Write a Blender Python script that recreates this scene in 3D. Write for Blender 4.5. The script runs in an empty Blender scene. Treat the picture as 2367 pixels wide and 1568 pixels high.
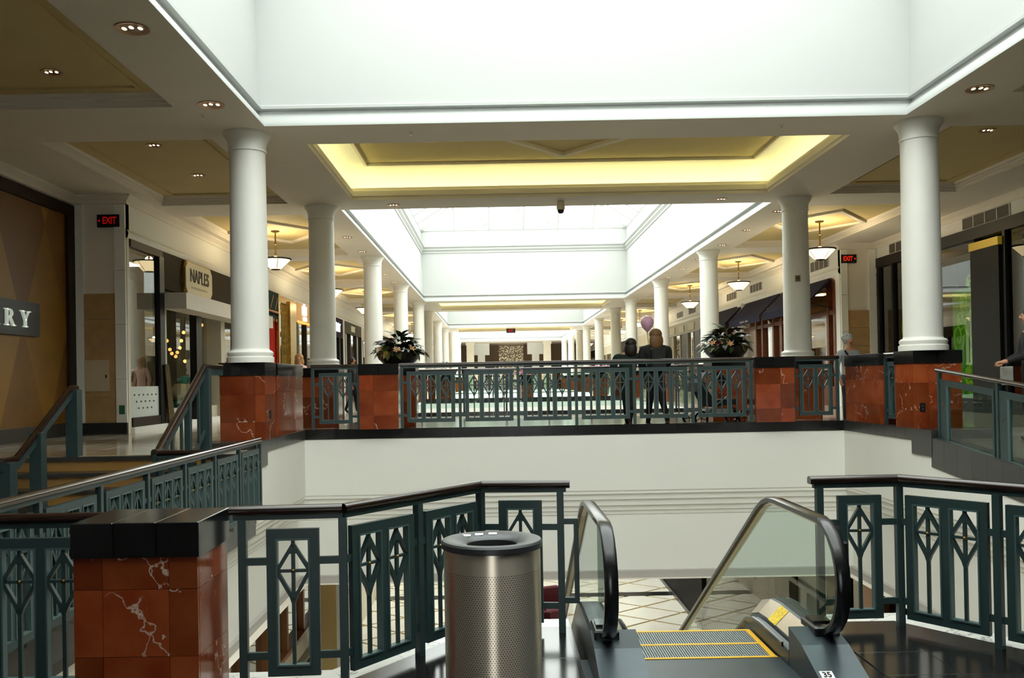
import bpy, bmesh, math, random
from mathutils import Vector, Matrix, Euler
random.seed(7)
PI = math.pi
scene = bpy.context.scene
COL = scene.collection

# ------------------------------------------------------------------ camera, sky, exposure
IMG_W, F_PX = 2367.0, 2100.0
cam_data = bpy.data.cameras.new('camera')
cam_data.sensor_width = 36.0
cam_data.lens = 36.0 * F_PX / IMG_W
cam_data.clip_start, cam_data.clip_end = 0.05, 400
PITCH, ROLL = math.radians(0.5), math.radians(1.03)
cam_data.shift_x = 33.5 / IMG_W
cam_data.shift_y = (96.0 - F_PX * math.tan(PITCH)) / IMG_W
cam = bpy.data.objects.new('camera', cam_data)
COL.objects.link(cam)
cam.location = (0, 0, 0.79)
cam.rotation_euler = (Matrix.Rotation(PI / 2 + PITCH, 3, 'X') @ Matrix.Rotation(-ROLL, 3, 'Z')).to_euler()
scene.camera = cam

world = bpy.data.worlds.new('overcast_sky')
scene.world = world
world.use_nodes = True
bg = world.node_tree.nodes['Background']
bg.inputs[0].default_value = (0.95, 1.0, 0.95, 1)
bg.inputs[1].default_value = 5.6
vs = scene.view_settings
vs.view_transform = 'Standard'
vs.look = 'None'
vs.exposure = 0.0
vs.gamma = 1.0
vs.use_curve_mapping = False
scene.cycles.use_denoising = True
scene.cycles.sample_clamp_indirect = 6.0
scene.cycles.caustics_reflective = False
scene.cycles.caustics_refractive = False
scene.cycles.max_bounces = 7
scene.cycles.diffuse_bounces = 4
scene.cycles.glossy_bounces = 3
scene.cycles.use_adaptive_sampling = True
scene.cycles.adaptive_threshold = 0.05
scene.cycles.adaptive_min_samples = 16
scene.cycles.use_light_tree = False
scene.cycles.transparent_max_bounces = 16

XC = 1.30                     # axis of the mall
CEIL = 4.43                   # soffit level
FZ = -0.10                    # upper walkway floor
LZ = -1.00                    # landing floor
LOW = -6.00                   # lower level floor
OPEN = 4.52                   # half width of the skylight openings
VOID = 4.63                   # half width of the floor openings
SKY = [(0.5, 12.76), (19.04, 41.2), (47.5, 62.0), (68.3, 82.8)]
VOIDS = [(0.0, 15.6), (23.3, 41.0), (47.6, 61.8), (68.5, 82.5)]
WELL_TOP = 7.66

def skylight_portal(i):       # guides sky sampling through each roof opening
    y0, y1 = SKY[i]
    L = bpy.data.lights.new('skylight_portal', 'AREA')
    L.shape = 'RECTANGLE'
    L.size, L.size_y = 2 * OPEN, y1 - y0
    L.cycles.is_portal = True
    o = bpy.data.objects.new('skylight_portal', L)
    COL.objects.link(o)
    o.location = (XC, (y0 + y1) / 2, WELL_TOP - 0.05)
for i in range(4):
    skylight_portal(i)

# ------------------------------------------------------------------ helpers
class MB:
    def __init__(s):
        s.v, s.f, s.m = [], [], []
        s.mi = 0
    def add(s, vs_, fs):
        b = len(s.v)
        s.v += [tuple(p) for p in vs_]
        s.f += [tuple(b + i for i in f) for f in fs]
        s.m += [s.mi] * len(fs)
        return s
    def box(s, x0, x1, y0, y1, z0, z1):
        return s.add([(x0, y0, z0), (x1, y0, z0), (x1, y1, z0), (x0, y1, z0), (x0, y0, z1), (x1, y0, z1), (x1, y1, z1), (x0, y1, z1)],
                     [(0, 3, 2, 1), (4, 5, 6, 7), (0, 1, 5, 4), (1, 2, 6, 5), (2, 3, 7, 6), (3, 0, 4, 7)])
    def cbox(s, x0, x1, y0, y1, z0, z1, c):
        """box with chamfered top edge and vertical corners"""
        p = [(x0 + c, y0), (x1 - c, y0), (x1, y0 + c), (x1, y1 - c), (x1 - c, y1), (x0 + c, y1), (x0, y1 - c), (x0, y0 + c)]
        q = [(x0 + 2 * c, y0 + c), (x1 - 2 * c, y0 + c), (x1 - c, y0 + 2 * c), (x1 - c, y1 - 2 * c), (x1 - 2 * c, y1 - c), (x0 + 2 * c, y1 - c), (x0 + c, y1 - 2 * c), (x0 + c, y0 + 2 * c)]
        v = [(a, b, z0) for a, b in p] + [(a, b, z1 - c) for a, b in p] + [(a, b, z1) for a, b in q]
        f = [tuple(range(7, -1, -1)), tuple(range(16, 24))]
        for r in (0, 8):
            for i in range(8):
                j = (i + 1) % 8
                f.append((r + i, r + j, r + 8 + j, r + 8 + i))
        return s.add(v, f)
    def quad(s, a, b, c, d):
        return s.add([a, b, c, d], [(0, 1, 2, 3)])
    def prism(s, poly, axis, a0, a1):
        """extrude a polygon of (u,w) along an axis: x->(y,z)  y->(x,z)  z->(x,y)"""
        def P(u, w, a):
            return (a, u, w) if axis == 'x' else ((u, a, w) if axis == 'y' else (u, w, a))
        n = len(poly)
        v = [P(u, w, a0) for u, w in poly] + [P(u, w, a1) for u, w in poly]
        f = [tuple(range(n - 1, -1, -1)), tuple(range(n, 2 * n))]
        f += [(i, (i + 1) % n, n + (i + 1) % n, n + i) for i in range(n)]
        return s.add(v, f)
    def lathe(s, prof, n=24, cx=0, cy=0, cap=True):
        v, f = [], []
        for r, z in prof:
            v += [(cx + r * math.cos(2 * PI * k / n), cy + r * math.sin(2 * PI * k / n), z) for k in range(n)]
        for i in range(len(prof) - 1):
            for k in range(n):
                l = (k + 1) % n
                f.append((i * n + k, i * n + l, (i + 1) * n + l, (i + 1) * n + k))
        if cap:
            f.append(tuple(range(n - 1, -1, -1)))
            b = (len(prof) - 1) * n
            f.append(tuple(range(b, b + n)))
        return s.add(v, f)
    def tube(s, pts, r, n=8, cap=True):
        pts = [Vector(p) for p in pts]
        rs = r if isinstance(r, (list, tuple)) else [r] * len(pts)
        v, f = [], []
        t = (pts[1] - pts[0]).normalized()
        up = Vector((0, 0, 1)) if abs(t.z) < 0.9 else Vector((1, 0, 0))
        a = t.cross(up).normalized()
        for i, p in enumerate(pts):
            if i == 0: t2 = pts[1] - pts[0]
            elif i == len(pts) - 1: t2 = pts[-1] - pts[-2]
            else: t2 = (pts[i + 1] - pts[i]).normalized() + (pts[i] - pts[i - 1]).normalized()
            t2.normalize()
            a = (a - t2 * a.dot(t2)).normalized()
            b = t2.cross(a)
            v += [p + (a * math.cos(2 * PI * k / n) + b * math.sin(2 * PI * k / n)) * rs[i] for k in range(n)]
        for i in range(len(pts) - 1):
            for k in range(n):
                l = (k + 1) % n
                f.append((i * n + k, i * n + l, (i + 1) * n + l, (i + 1) * n + k))
        if cap:
            f.append(tuple(range(n - 1, -1, -1)))
            f.append(tuple(range((len(pts) - 1) * n, len(pts) * n)))
        return s.add(v, f)
    def sweep(s, prof, path, closed=False, closed_prof=False, skip_ends=False):
        """profile of (outward offset to the left of travel, z) swept along a plan path of (x,y) with mitred corners"""
        n = len(path)
        rows = []
        for i in range(n):
            p = Vector(path[i])
            def dirv(a, b):
                d = Vector(path[b]) - Vector(path[a]); d.normalize(); return d
            if closed:
                d0, d1 = dirv((i - 1) % n, i), dirv(i, (i + 1) % n)
            else:
                d0 = dirv(i - 1, i) if i > 0 else dirv(i, i + 1)
                d1 = dirv(i, i + 1) if i < n - 1 else dirv(i - 1, i)
            n0, n1 = Vector((-d0.y, d0.x)), Vector((-d1.y, d1.x))
            m = (n0 + n1) / (1 + n0.dot(n1))
            rows.append([(p.x + m.x * d, p.y + m.y * d, z) for d, z in prof])
        k = len(prof)
        v = [q for r in rows for q in r]
        f = []
        for i in range(n if closed else n - 1):
            j = (i + 1) % n
            for a in range(k if closed_prof else k - 1):
                b = (a + 1) % k
                f.append((i * k + a, j * k + a, j * k + b, i * k + b))
        if closed_prof and not closed:
            f.append(tuple(range(k)))
            f.append(tuple(range((n - 1) * k + k - 1, (n - 1) * k - 1, -1)))
        return s.add(v, f)
    def sweep_yz(s, prof, path, closed_prof=True):
        """profile of (x, normal offset) swept along a path of (y,z)"""
        n = len(path); k = len(prof); v = []
        for i in range(n):
            p = Vector(path[i])
            d0 = (p - Vector(path[i - 1])).normalized() if i else (Vector(path[1]) - p).normalized()
            d1 = (Vector(path[i + 1]) - p).normalized() if i < n - 1 else d0
            n0, n1 = Vector((-d0.y, d0.x)), Vector((-d1.y, d1.x))
            m = (n0 + n1) / (1 + n0.dot(n1))
            v += [(x, p.x + m.x * o, p.y + m.y * o) for x, o in prof]
        f = []
        for i in range(n - 1):
            for a in range(k if closed_prof else k - 1):
                b = (a + 1) % k
                f.append((i * k + a, i * k + b, (i + 1) * k + b, (i + 1) * k + a))
        if closed_prof:
            f.append(tuple(range(k))); f.append(tuple(range((n - 1) * k + k - 1, (n - 1) * k - 1, -1)))
        return s.add(v, f)
    def sphere(s, c, r, n=12, m=8):
        rx, ry, rz = r if isinstance(r, (tuple, list)) else (r, r, r)
        v = [(c[0], c[1], c[2] - rz)]
        for i in range(1, m):
            a = -PI / 2 + PI * i / m
            v += [(c[0] + rx * math.cos(a) * math.cos(2 * PI * k / n), c[1] + ry * math.cos(a) * math.sin(2 * PI * k / n), c[2] + rz * math.sin(a)) for k in range(n)]
        v.append((c[0], c[1], c[2] + rz))
        f = [(0, 1 + (k + 1) % n, 1 + k) for k in range(n)]
        for i in range(m - 2):
            for k in range(n):
                l = (k + 1) % n
                f.append((1 + i * n + k, 1 + i * n + l, 1 + (i + 1) * n + l, 1 + (i + 1) * n + k))
        b = 1 + (m - 2) * n; t = len(v) - 1
        f += [(t, b + k, b + (k + 1) % n) for k in range(n)]
        return s.add(v, f)
    def mesh(s, name, mats, smooth=None):
        me = bpy.data.meshes.new(name)
        me.from_pydata([tuple(p) for p in s.v], [], s.f)
        for m in (mats if isinstance(mats, (list, tuple)) else [mats]):
            me.materials.append(m)
        if any(s.m):
            me.polygons.foreach_set('material_index', s.m)
        bm_ = bmesh.new(); bm_.from_mesh(me)
        bmesh.ops.recalc_face_normals(bm_, faces=bm_.faces)
        bm_.to_mesh(me); bm_.free()
        if smooth:
            me.polygons.foreach_set('use_smooth', [True] * len(me.polygons))
            me.set_sharp_from_angle(angle=math.radians(smooth))
        me.update()
        return me
    def build(s, name, mats, parent=None, smooth=None, **kw):
        return link(name, s.mesh(name, mats, smooth), parent, **kw)

def link(name, data, parent=None, loc=None, rot=None, scale=None):
    o = bpy.data.objects.new(name, data)
    COL.objects.link(o)
    if parent is not None: o.parent = parent
    if loc is not None: o.location = loc
    if rot is not None: o.rotation_euler = rot
    if scale is not None: o.scale = scale
    return o

def tag(o, label=None, cat=None, group=None, kind=None):
    if label: o['label'] = label
    if cat: o['category'] = cat
    if group: o['group'] = group
    if kind: o['kind'] = kind
    return o

def thing(name, label, cat, loc=(0, 0, 0), rz=0.0, group=None):
    o = bpy.data.objects.new(name, None)
    COL.objects.link(o)
    o.empty_display_size = 0.2
    o.location = loc
    o.rotation_euler = (0, 0, rz)
    return tag(o, label, cat, group, 'thing')

def struct(o, label=None):
    o['kind'] = 'structure'
    if label: o['label'] = label
    return o

ORD = ['first', 'second', 'third', 'fourth', 'fifth', 'sixth', 'seventh', 'eighth', 'ninth', 'tenth', 'eleventh', 'twelfth']

# ------------------------------------------------------------------ materials
MATS = {}
def nt(name):
    m = bpy.data.materials.new(name); m.use_nodes = True
    t = m.node_tree
    return m, t, t.nodes['Principled BSDF'], t.nodes['Material Output']

def mat(name, col, rough=0.5, metal=0.0, var=0.0, scale=4.0, bump=0.0, bscale=40.0, emit=None, estr=0.0, spec=0.5, coat=0.0, objvar=0.0):
    if name in MATS: return MATS[name]
    m, t, p, out = nt(name)
    p.inputs['Base Color'].default_value = (*col, 1)
    p.inputs['Roughness'].default_value = rough
    p.inputs['Metallic'].default_value = metal
    p.inputs['Specular IOR Level'].default_value = spec
    p.inputs['Coat Weight'].default_value = coat
    if emit:
        p.inputs['Emission Color'].default_value = (*emit, 1)
        p.inputs['Emission Strength'].default_value = estr
    geo = t.nodes.new('ShaderNodeNewGeometry')
    if var or objvar:
        hsv = t.nodes.new('ShaderNodeHueSaturation')
        hsv.inputs['Color'].default_value = (*col, 1)
        add = t.nodes.new('ShaderNodeMath'); add.operation = 'ADD'; add.inputs[0].default_value = 1.0; add.inputs[1].default_value = 0.0
        if var:
            n = t.nodes.new('ShaderNodeTexNoise'); n.inputs['Scale'].default_value = scale; n.inputs['Detail'].default_value = 4
            t.links.new(geo.outputs['Position'], n.inputs['Vector'])
            mr = t.nodes.new('ShaderNodeMapRange'); mr.inputs['From Min'].default_value = 0.3; mr.inputs['From Max'].default_value = 0.7
            mr.inputs['To Min'].default_value = 1 - var; mr.inputs['To Max'].default_value = 1 + var
            t.links.new(n.outputs['Fac'], mr.inputs['Value'])
            t.links.new(mr.outputs['Result'], add.inputs[0])
        if objvar:
            oi = t.nodes.new('ShaderNodeObjectInfo')
            mr2 = t.nodes.new('ShaderNodeMapRange'); mr2.inputs['To Min'].default_value = -objvar; mr2.inputs['To Max'].default_value = objvar
            t.links.new(oi.outputs['Random'], mr2.inputs['Value'])
            t.links.new(mr2.outputs['Result'], add.inputs[1])
        t.links.new(add.outputs[0], hsv.inputs['Value'])
        t.links.new(hsv.outputs['Color'], p.inputs['Base Color'])
    if bump:
        n2 = t.nodes.new('ShaderNodeTexNoise'); n2.inputs['Scale'].default_value = bscale; n2.inputs['Detail'].default_value = 3
        t.links.new(geo.outputs['Position'], n2.inputs['Vector'])
        b = t.nodes.new('ShaderNodeBump'); b.inputs['Strength'].default_value = bump; b.inputs['Distance'].default_value = 0.01
        t.links.new(n2.outputs['Fac'], b.inputs['Height'])
        t.links.new(b.outputs['Normal'], p.inputs['Normal'])
    MATS[name] = m
    return m

def emission(name, col, strength):
    if name in MATS: return MATS[name]
    m, t, p, out = nt(name)
    e = t.nodes.new('ShaderNodeEmission'); e.inputs[0].default_value = (*col, 1); e.inputs[1].default_value = strength
    t.links.new(e.outputs[0], out.inputs['Surface'])
    MATS[name] = m
    return m

def glass(name, tint=(0.93, 0.97, 0.96), refl=1.0, rough=0.0, ior=1.5):
    """thin pane: clear with a mirror-like surface reflection"""
    if name in MATS: return MATS[name]
    m, t, p, out = nt(name)
    tr = t.nodes.new('ShaderNodeBsdfTransparent'); tr.inputs[0].default_value = (*tint, 1)
    gl = t.nodes.new('ShaderNodeBsdfGlossy'); gl.inputs['Roughness'].default_value = rough
    fr = t.nodes.new('ShaderNodeFresnel'); fr.inputs['IOR'].default_value = ior
    mu = t.nodes.new('ShaderNodeMath'); mu.operation = 'MULTIPLY'; mu.inputs[1].default_value = refl; mu.use_clamp = True
    mx = t.nodes.new('ShaderNodeMixShader')
    ge = t.nodes.new('ShaderNodeNewGeometry'); ff = t.nodes.new('ShaderNodeMath'); ff.operation = 'SUBTRACT'; ff.inputs[0].default_value = 1.0
    m2 = t.nodes.new('ShaderNodeMath'); m2.operation = 'MULTIPLY'
    t.links.new(ge.outputs['Backfacing'], ff.inputs[1]); t.links.new(ff.outputs[0], m2.inputs[0]); t.links.new(mu.outputs[0], m2.inputs[1])
    t.links.new(fr.outputs[0], mu.inputs[0]); t.links.new(m2.outputs[0], mx.inputs[0])
    t.links.new(tr.outputs[0], mx.inputs[1]); t.links.new(gl.outputs[0], mx.inputs[2])
    t.links.new(mx.outputs[0], out.inputs['Surface'])
    MATS[name] = m
    return m

def marble(name, c0, c1, vein, vscale=2.2, width=0.012, rough=0.16, objvar=0.35, density=0.55):
    if name in MATS: return MATS[name]
    m, t, p, out = nt(name)
    N, Lk = t.nodes, t.links
    geo = N.new('ShaderNodeNewGeometry'); oi = N.new('ShaderNodeObjectInfo')
    off = N.new('ShaderNodeVectorMath'); off.operation = 'ADD'
    sc = N.new('ShaderNodeVectorMath'); sc.operation = 'SCALE'; sc.inputs[0].default_value = (1, 1, 1); sc.inputs['Scale'].default_value = 1
    mul = N.new('ShaderNodeMath'); mul.operation = 'MULTIPLY'; mul.inputs[1].default_value = 17.0
    Lk.new(oi.outputs['Random'], mul.inputs[0]); Lk.new(mul.outputs[0], sc.inputs['Scale'])
    Lk.new(geo.outputs['Position'], off.inputs[0]); Lk.new(sc.outputs[0], off.inputs[1])
    n1 = N.new('ShaderNodeTexNoise'); n1.inputs['Scale'].default_value = 3.0; n1.inputs['Detail'].default_value = 6
    Lk.new(off.outputs[0], n1.inputs['Vector'])
    ramp = N.new('ShaderNodeValToRGB')
    ramp.color_ramp.elements[0].position = 0.3; ramp.color_ramp.elements[0].color = (*c0, 1)
    ramp.color_ramp.elements[1].position = 0.72; ramp.color_ramp.elements[1].color = (*c1, 1)
    Lk.new(n1.outputs['Fac'], ramp.inputs['Fac'])
    hs = N.new('ShaderNodeHueSaturation')
    mr = N.new('ShaderNodeMapRange'); mr.inputs['To Min'].default_value = 1 - objvar; mr.inputs['To Max'].default_value = 1 + objvar
    Lk.new(oi.outputs['Random'], mr.inputs['Value']); Lk.new(mr.outputs['Result'], hs.inputs['Value']); Lk.new(ramp.outputs['Color'], hs.inputs['Color'])
    # veins: cell borders of warped space, kept only in patches
    n2 = N.new('ShaderNodeTexNoise'); n2.inputs['Scale'].default_value = 4.0; n2.inputs['Detail'].default_value = 5
    Lk.new(off.outputs[0], n2.inputs['Vector'])
    w = N.new('ShaderNodeVectorMath'); w.operation = 'SCALE'; w.inputs['Scale'].default_value = 0.55
    Lk.new(n2.outputs['Color'], w.inputs[0])
    ad = N.new('ShaderNodeVectorMath'); ad.operation = 'ADD'
    Lk.new(off.outputs[0], ad.inputs[0]); Lk.new(w.outputs[0], ad.inputs[1])
    vo = N.new('ShaderNodeTexVoronoi'); vo.feature = 'DISTANCE_TO_EDGE'; vo.inputs['Scale'].default_value = vscale
    Lk.new(ad.outputs[0], vo.inputs['Vector'])
    vr = N.new('ShaderNodeMapRange'); vr.inputs['From Min'].default_value = 0.0; vr.inputs['From Max'].default_value = width * vscale
    vr.inputs['To Min'].default_value = 1; vr.inputs['To Max'].default_value = 0
    Lk.new(vo.outputs['Distance'], vr.inputs['Value'])
    n3 = N.new('ShaderNodeTexNoise'); n3.inputs['Scale'].default_value = 1.9; n3.inputs['Detail'].default_value = 2
    Lk.new(off.outputs[0], n3.inputs['Vector'])
    pr = N.new('ShaderNodeMapRange'); pr.inputs['From Min'].default_value = density; pr.inputs['From Max'].default_value = density + 0.06
    Lk.new(n3.outputs['Fac'], pr.inputs['Value'])
    mm = N.new('ShaderNodeMath'); mm.operation = 'MULTIPLY'; mm.use_clamp = True
    Lk.new(vr.outputs['Result'], mm.inputs[0]); Lk.new(pr.outputs['Result'], mm.inputs[1])
    mix = N.new('ShaderNodeMix'); mix.data_type = 'RGBA'
    mix.inputs[7].default_value = (*vein, 1)
    Lk.new(mm.outputs[0], mix.inputs[0]); Lk.new(hs.outputs['Color'], mix.inputs[6])
    Lk.new(mix.outputs[2], p.inputs['Base Color'])
    p.inputs['Roughness'].default_value = rough
    MATS[name] = m
    return m

def argyle(name):
    """printed harlequin hoarding: gold-brown lozenges"""
    m, t, p, out = nt(name)
    N, Lk = t.nodes, t.links
    geo = N.new('ShaderNodeNewGeometry'); sx = N.new('ShaderNodeSeparateXYZ'); Lk.new(geo.outputs['Position'], sx.inputs[0])
    def M_(op, a, b=None):
        n = N.new('ShaderNodeMath'); n.operation = op
        for i, q in enumerate((a, b)):
            if q is None: continue
            if isinstance(q, (int, float)): n.inputs[i].default_value = q
            else: Lk.new(q, n.inputs[i])
        return n.outputs[0]
    ya = M_('MULTIPLY', sx.outputs['Y'], 0.62); za = M_('MULTIPLY', sx.outputs['Z'], 0.27)
    s1 = M_('FLOOR', M_('ADD', ya, za)); s2 = M_('FLOOR', M_('SUBTRACT', ya, za))
    ch = M_('ABSOLUTE', M_('MODULO', M_('ADD', s1, s2), 2.0))
    ch2 = M_('ABSOLUTE', M_('MODULO', s1, 2.0))
    n = N.new('ShaderNodeTexNoise'); n.inputs['Scale'].default_value = 1.6; n.inputs['Detail'].default_value = 5
    Lk.new(geo.outputs['Position'], n.inputs['Vector'])
    f = M_('ADD', M_('MULTIPLY', ch, 0.5), M_('MULTIPLY', ch2, 0.22))
    f = M_('ADD', f, M_('MULTIPLY', M_('SUBTRACT', n.outputs['Fac'], 0.5), 0.7))
    r = N.new('ShaderNodeValToRGB')
    r.color_ramp.elements[0].position = 0.05; r.color_ramp.elements[0].color = (0.17, 0.068, 0.005, 1)
    r.color_ramp.elements[1].position = 0.8; r.color_ramp.elements[1].color = (0.33, 0.165, 0.014, 1)
    Lk.new(f, r.inputs['Fac']); Lk.new(r.outputs['Color'], p.inputs['Base Color'])
    p.inputs['Roughness'].default_value = 0.42
    MATS[name] = m
    return m

WHITE = mat('white_paint', (0.80, 0.795, 0.74), 0.6, var=0.02, scale=0.8)
SOFFIT = mat('soffit_paint', (0.77, 0.71, 0.61), 0.75, var=0.03, scale=1.0)
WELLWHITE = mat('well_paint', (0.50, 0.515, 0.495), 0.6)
KHAKI = mat('khaki_paint', (0.62, 0.49, 0.23), 0.75, var=0.04, scale=1.5)
CREAM = mat('cream_paint', (0.66, 0.60, 0.46), 0.6, var=0.04)
COLUMN = mat('column_paint', (0.80, 0.79, 0.73), 0.5, var=0.02, scale=3, bump=0.05, bscale=120)
BANDGREY = mat('grey_band', (0.42, 0.40, 0.37), 0.6)
BLACKSTONE = mat('black_granite', (0.010, 0.010, 0.010), 0.16, var=0.25, scale=60, objvar=0.2)
BLACKSIDE = mat('dark_granite', (0.030, 0.029, 0.026), 0.3, var=0.2, scale=50, objvar=0.15)
REDMARBLE = marble('red_marble', (0.165, 0.024, 0.006), (0.26, 0.062, 0.018), (0.62, 0.45, 0.35), vscale=1.35, width=0.0075, objvar=0.34, density=0.505)
FLOOR = mat('polished_floor', (0.52, 0.46, 0.37), 0.12, var=0.06, scale=2.5, objvar=0.06)
FLOOR2 = mat('polished_floor_dark', (0.33, 0.26, 0.17), 0.12, var=0.08, scale=2.5, objvar=0.06)
LOWTILE = mat('cream_tile', (0.78, 0.74, 0.64), 0.15, var=0.04, scale=2, objvar=0.03)
LOWGROUT = mat('tan_tile_line', (0.42, 0.29, 0.11), 0.3)
TEAL = mat('teal_green_paint', (0.021, 0.043, 0.043), 0.42, var=0.06, scale=10)
TEAL_L = mat('teal_green_edge', (0.055, 0.10, 0.098), 0.4)
BRASS = mat('brass', (0.24, 0.14, 0.045), 0.35, 0.8)
WOODRAIL = mat('dark_handrail', (0.017, 0.0075, 0.005), 0.22, var=0.2, scale=8, coat=0.4)
BLACKMETAL = mat('black_metal', (0.010, 0.010, 0.010), 0.4, spec=0.25)
RUBBER = mat('black_rubber', (0.008, 0.008, 0.009), 0.22)
STEEL = mat('brushed_steel', (0.72, 0.62, 0.50), 0.27, 1.0, var=0.05, scale=2, bump=0.04, bscale=300)
STEELDARK = mat('dark_steel', (0.050, 0.066, 0.075), 0.36, 0.5, var=0.08, scale=6)
STEP = mat('step_metal', (0.26, 0.29, 0.29), 0.45, 0.3)
YELLOW = mat('yellow_paint', (0.72, 0.40, 0.02), 0.5)
GLASS = glass('shop_glass', (0.86, 0.90, 0.87), 2.2)
DARKGLASS = glass('dark_shop_glass', (0.42, 0.52, 0.40), 2.2)
RAILGLASS = glass('rail_glass', (0.84, 0.94, 0.91), 1.0)
ESCGLASS = glass('escalator_glass', (0.83, 0.92, 0.88), 1.2)
ROOFGLASS = glass('roof_glass', (0.97, 0.98, 0.98), 0.4)
TANSTONE = mat('tan_stone', (0.40, 0.25, 0.11), 0.45, var=0.10, scale=5, objvar=0.07)
DARKBROWN = mat('dark_bronze', (0.030, 0.019, 0.010), 0.5, spec=0.2)
OLIVE = mat('olive_panel', (0.040, 0.031, 0.018), 0.7, var=0.05, spec=0.1)
GOLD = mat('gold_metal', (0.48, 0.30, 0.07), 0.25, 0.85, var=0.25, scale=9)
MAHOGANY = mat('mahogany', (0.14, 0.035, 0.012), 0.35, var=0.25, scale=7)
NAVY = mat('navy_canvas', (0.026, 0.027, 0.050), 0.9, var=0.1, scale=6, spec=0.1)
INTERIOR = mat('shop_interior', (0.30, 0.27, 0.20), 0.8)
INTDARK = mat('shop_interior_dark', (0.06, 0.05, 0.04), 0.8)
LAMPGLOW = emission('lamp_alabaster', (1.0, 0.80, 0.44), 2.6)
COVEGLOW = emission('cove_tube', (1.0, 0.94, 0.42), 17.0)
BULB = emission('downlight_bulb', (1.0, 0.82, 0.6), 3.0)
WHITESIGN = emission('lit_white_letters', (1.0, 0.97, 0.88), 1.6)

# ------------------------------------------------------------------ setting: floors
def plate(name, xs, ys, solid, z, zt, m, up=True, msides=None):
    """level plate made of grid cells, with edge faces (z to zt) wherever it borders a hole"""
    b = MB()
    n, k = len(xs) - 1, len(ys) - 1
    S = [[solid((xs[i] + xs[i + 1]) / 2, (ys[j] + ys[j + 1]) / 2) for j in range(k)] for i in range(n)]
    for i in range(n):
        for j in range(k):
            if not S[i][j]: continue
            x0, x1, y0, y1 = xs[i], xs[i + 1], ys[j], ys[j + 1]
            b.quad((x0, y0, z), (x1, y0, z), (x1, y1, z), (x0, y1, z))
            for di, dj, e in ((-1, 0, ((x0, y0), (x0, y1))), (1, 0, ((x1, y0), (x1, y1))), (0, -1, ((x0, y0), (x1, y0))), (0, 1, ((x0, y1), (x1, y1)))):
                a, c = i + di, j + dj
                if 0 <= a < n and 0 <= c < k and S[a][c]: continue
                if zt == z: continue
                (p, q) = e
                b.quad((*p, z), (*q, z), (*q, zt), (*p, zt))
    return b.build(name, m)

X0, X1, V0, V1 = -8.0, 10.6, XC - VOID, XC + VOID      # V0=-3.33 V1=5.93
YEND = 97.0
def in_void(x, y):
    return V0 < x < V1 and any(a < y < c for a, c in VOIDS)
def up_floor(x, y):
    if in_void(x, y): return False
    if x < V0 + 0.01: return y > 11.7
    if x > V1: return y > 12.6
    return y > 15.6
ys = sorted({11.7, 12.6, 15.6, 18.65, 23.3, 41.0, 47.6, 61.8, 68.5, 82.5, YEND})
struct(plate('floor', [X0 - 3, V0, V1, X1 + 3], ys, up_floor, FZ, FZ, FLOOR), 'polished beige stone floor of the upper walkway')
struct(MB().box(V0 + 0.1, V1 - 0.1, 15.92, 21.2, FZ, FZ + 0.006).build('floor_inlay', BLACKSTONE), 'black stone band in the walkway floor')
# polished tiles beside the stairs, each a slab of its own
ft = thing('floor_tiling', None, None); ft['kind'] = 'structure'; ft['label'] = 'polished stone tiles at the top of the stairs'
tile_me = MB().cbox(0.004, 0.596, 0.004, 0.596, 0, 0.012, 0.003).mesh('tile', FLOOR2)
tile_me2 = MB().cbox(0.004, 0.596, 0.004, 0.596, 0, 0.012, 0.003).mesh('tile', FLOOR)
for i in range(7):
    for j in range(9):
        link('tile', tile_me if (j % 4 in (0, 1)) else tile_me2, ft, (-8.0 + 0.6 * i, 11.75 + 0.6 * j, FZ - 0.002))

# landing floor (one polygon with the escalator slot)
XE = 1.345
near_edge = [(V0, 5.42), (-0.94, 5.50), (-0.16, 6.62), (0.50, 6.62), (0.50, 5.80)]
near_edge_r = [(2 * XE - x, y) for x, y in reversed(near_edge)]
near_edge_r[0] = (2.14, 5.80); near_edge_r[1] = (2.19, 6.62); near_edge_r[-1] = (V1, 5.42)
poly = [(X0 - 3, -12), (X0 - 3, 10.7), (V0, 10.7)] + near_edge + near_edge_r + [(V1, 3.3), (X1 + 3, 3.3), (X1 + 3, -12)]
struct(MB().prism(poly, 'z', LZ - 0.35, LZ - 0.008).build('floor_landing', BLACKSTONE), 'dark stone landing floor around the escalator')
def inside(p, pl):
    c = False
    for i in range(len(pl)):
        (x1, y1), (x2, y2) = pl[i], pl[i - 1]
        if (y1 > p[1]) != (y2 > p[1]) and p[0] < (x2 - x1) * (p[1] - y1) / (y2 - y1) + x1: c = not c
    return c
lt = thing('landing_tiling', None, None); struct(lt, 'black polished stone tiles of the landing')
ltm = MB().cbox(0.002, 0.448, 0.002, 0.448, 0, 0.008, 0.0015).mesh('tile', BLACKSTONE)
for i in range(-5, 12):
    for j in range(9, 16):
        x, y = 0.45 * i + 0.02, 0.45 * j
        if all(inside((x + a, y + c), poly) for a in (0, 0.45) for c in (0, 0.45)) and not (-2.4 < x < -1.4 and y > 4.3):
            link('tile', ltm, lt, (x, y, LZ - 0.008))
# ramp on the far side of the escalator
b = MB(); b.prism([(3.3, LZ - 0.001), (12.6, FZ - 0.001), (12.6, FZ - 0.3), (3.3, LZ - 0.35)], 'x', V1 + 0.29, X1 + 3)
struct(b.build('floor_ramp', mat('ramp_floor', (0.12, 0.10, 0.07), 0.25, var=0.1)), 'brown ramp sloping down beside the opening')

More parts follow.
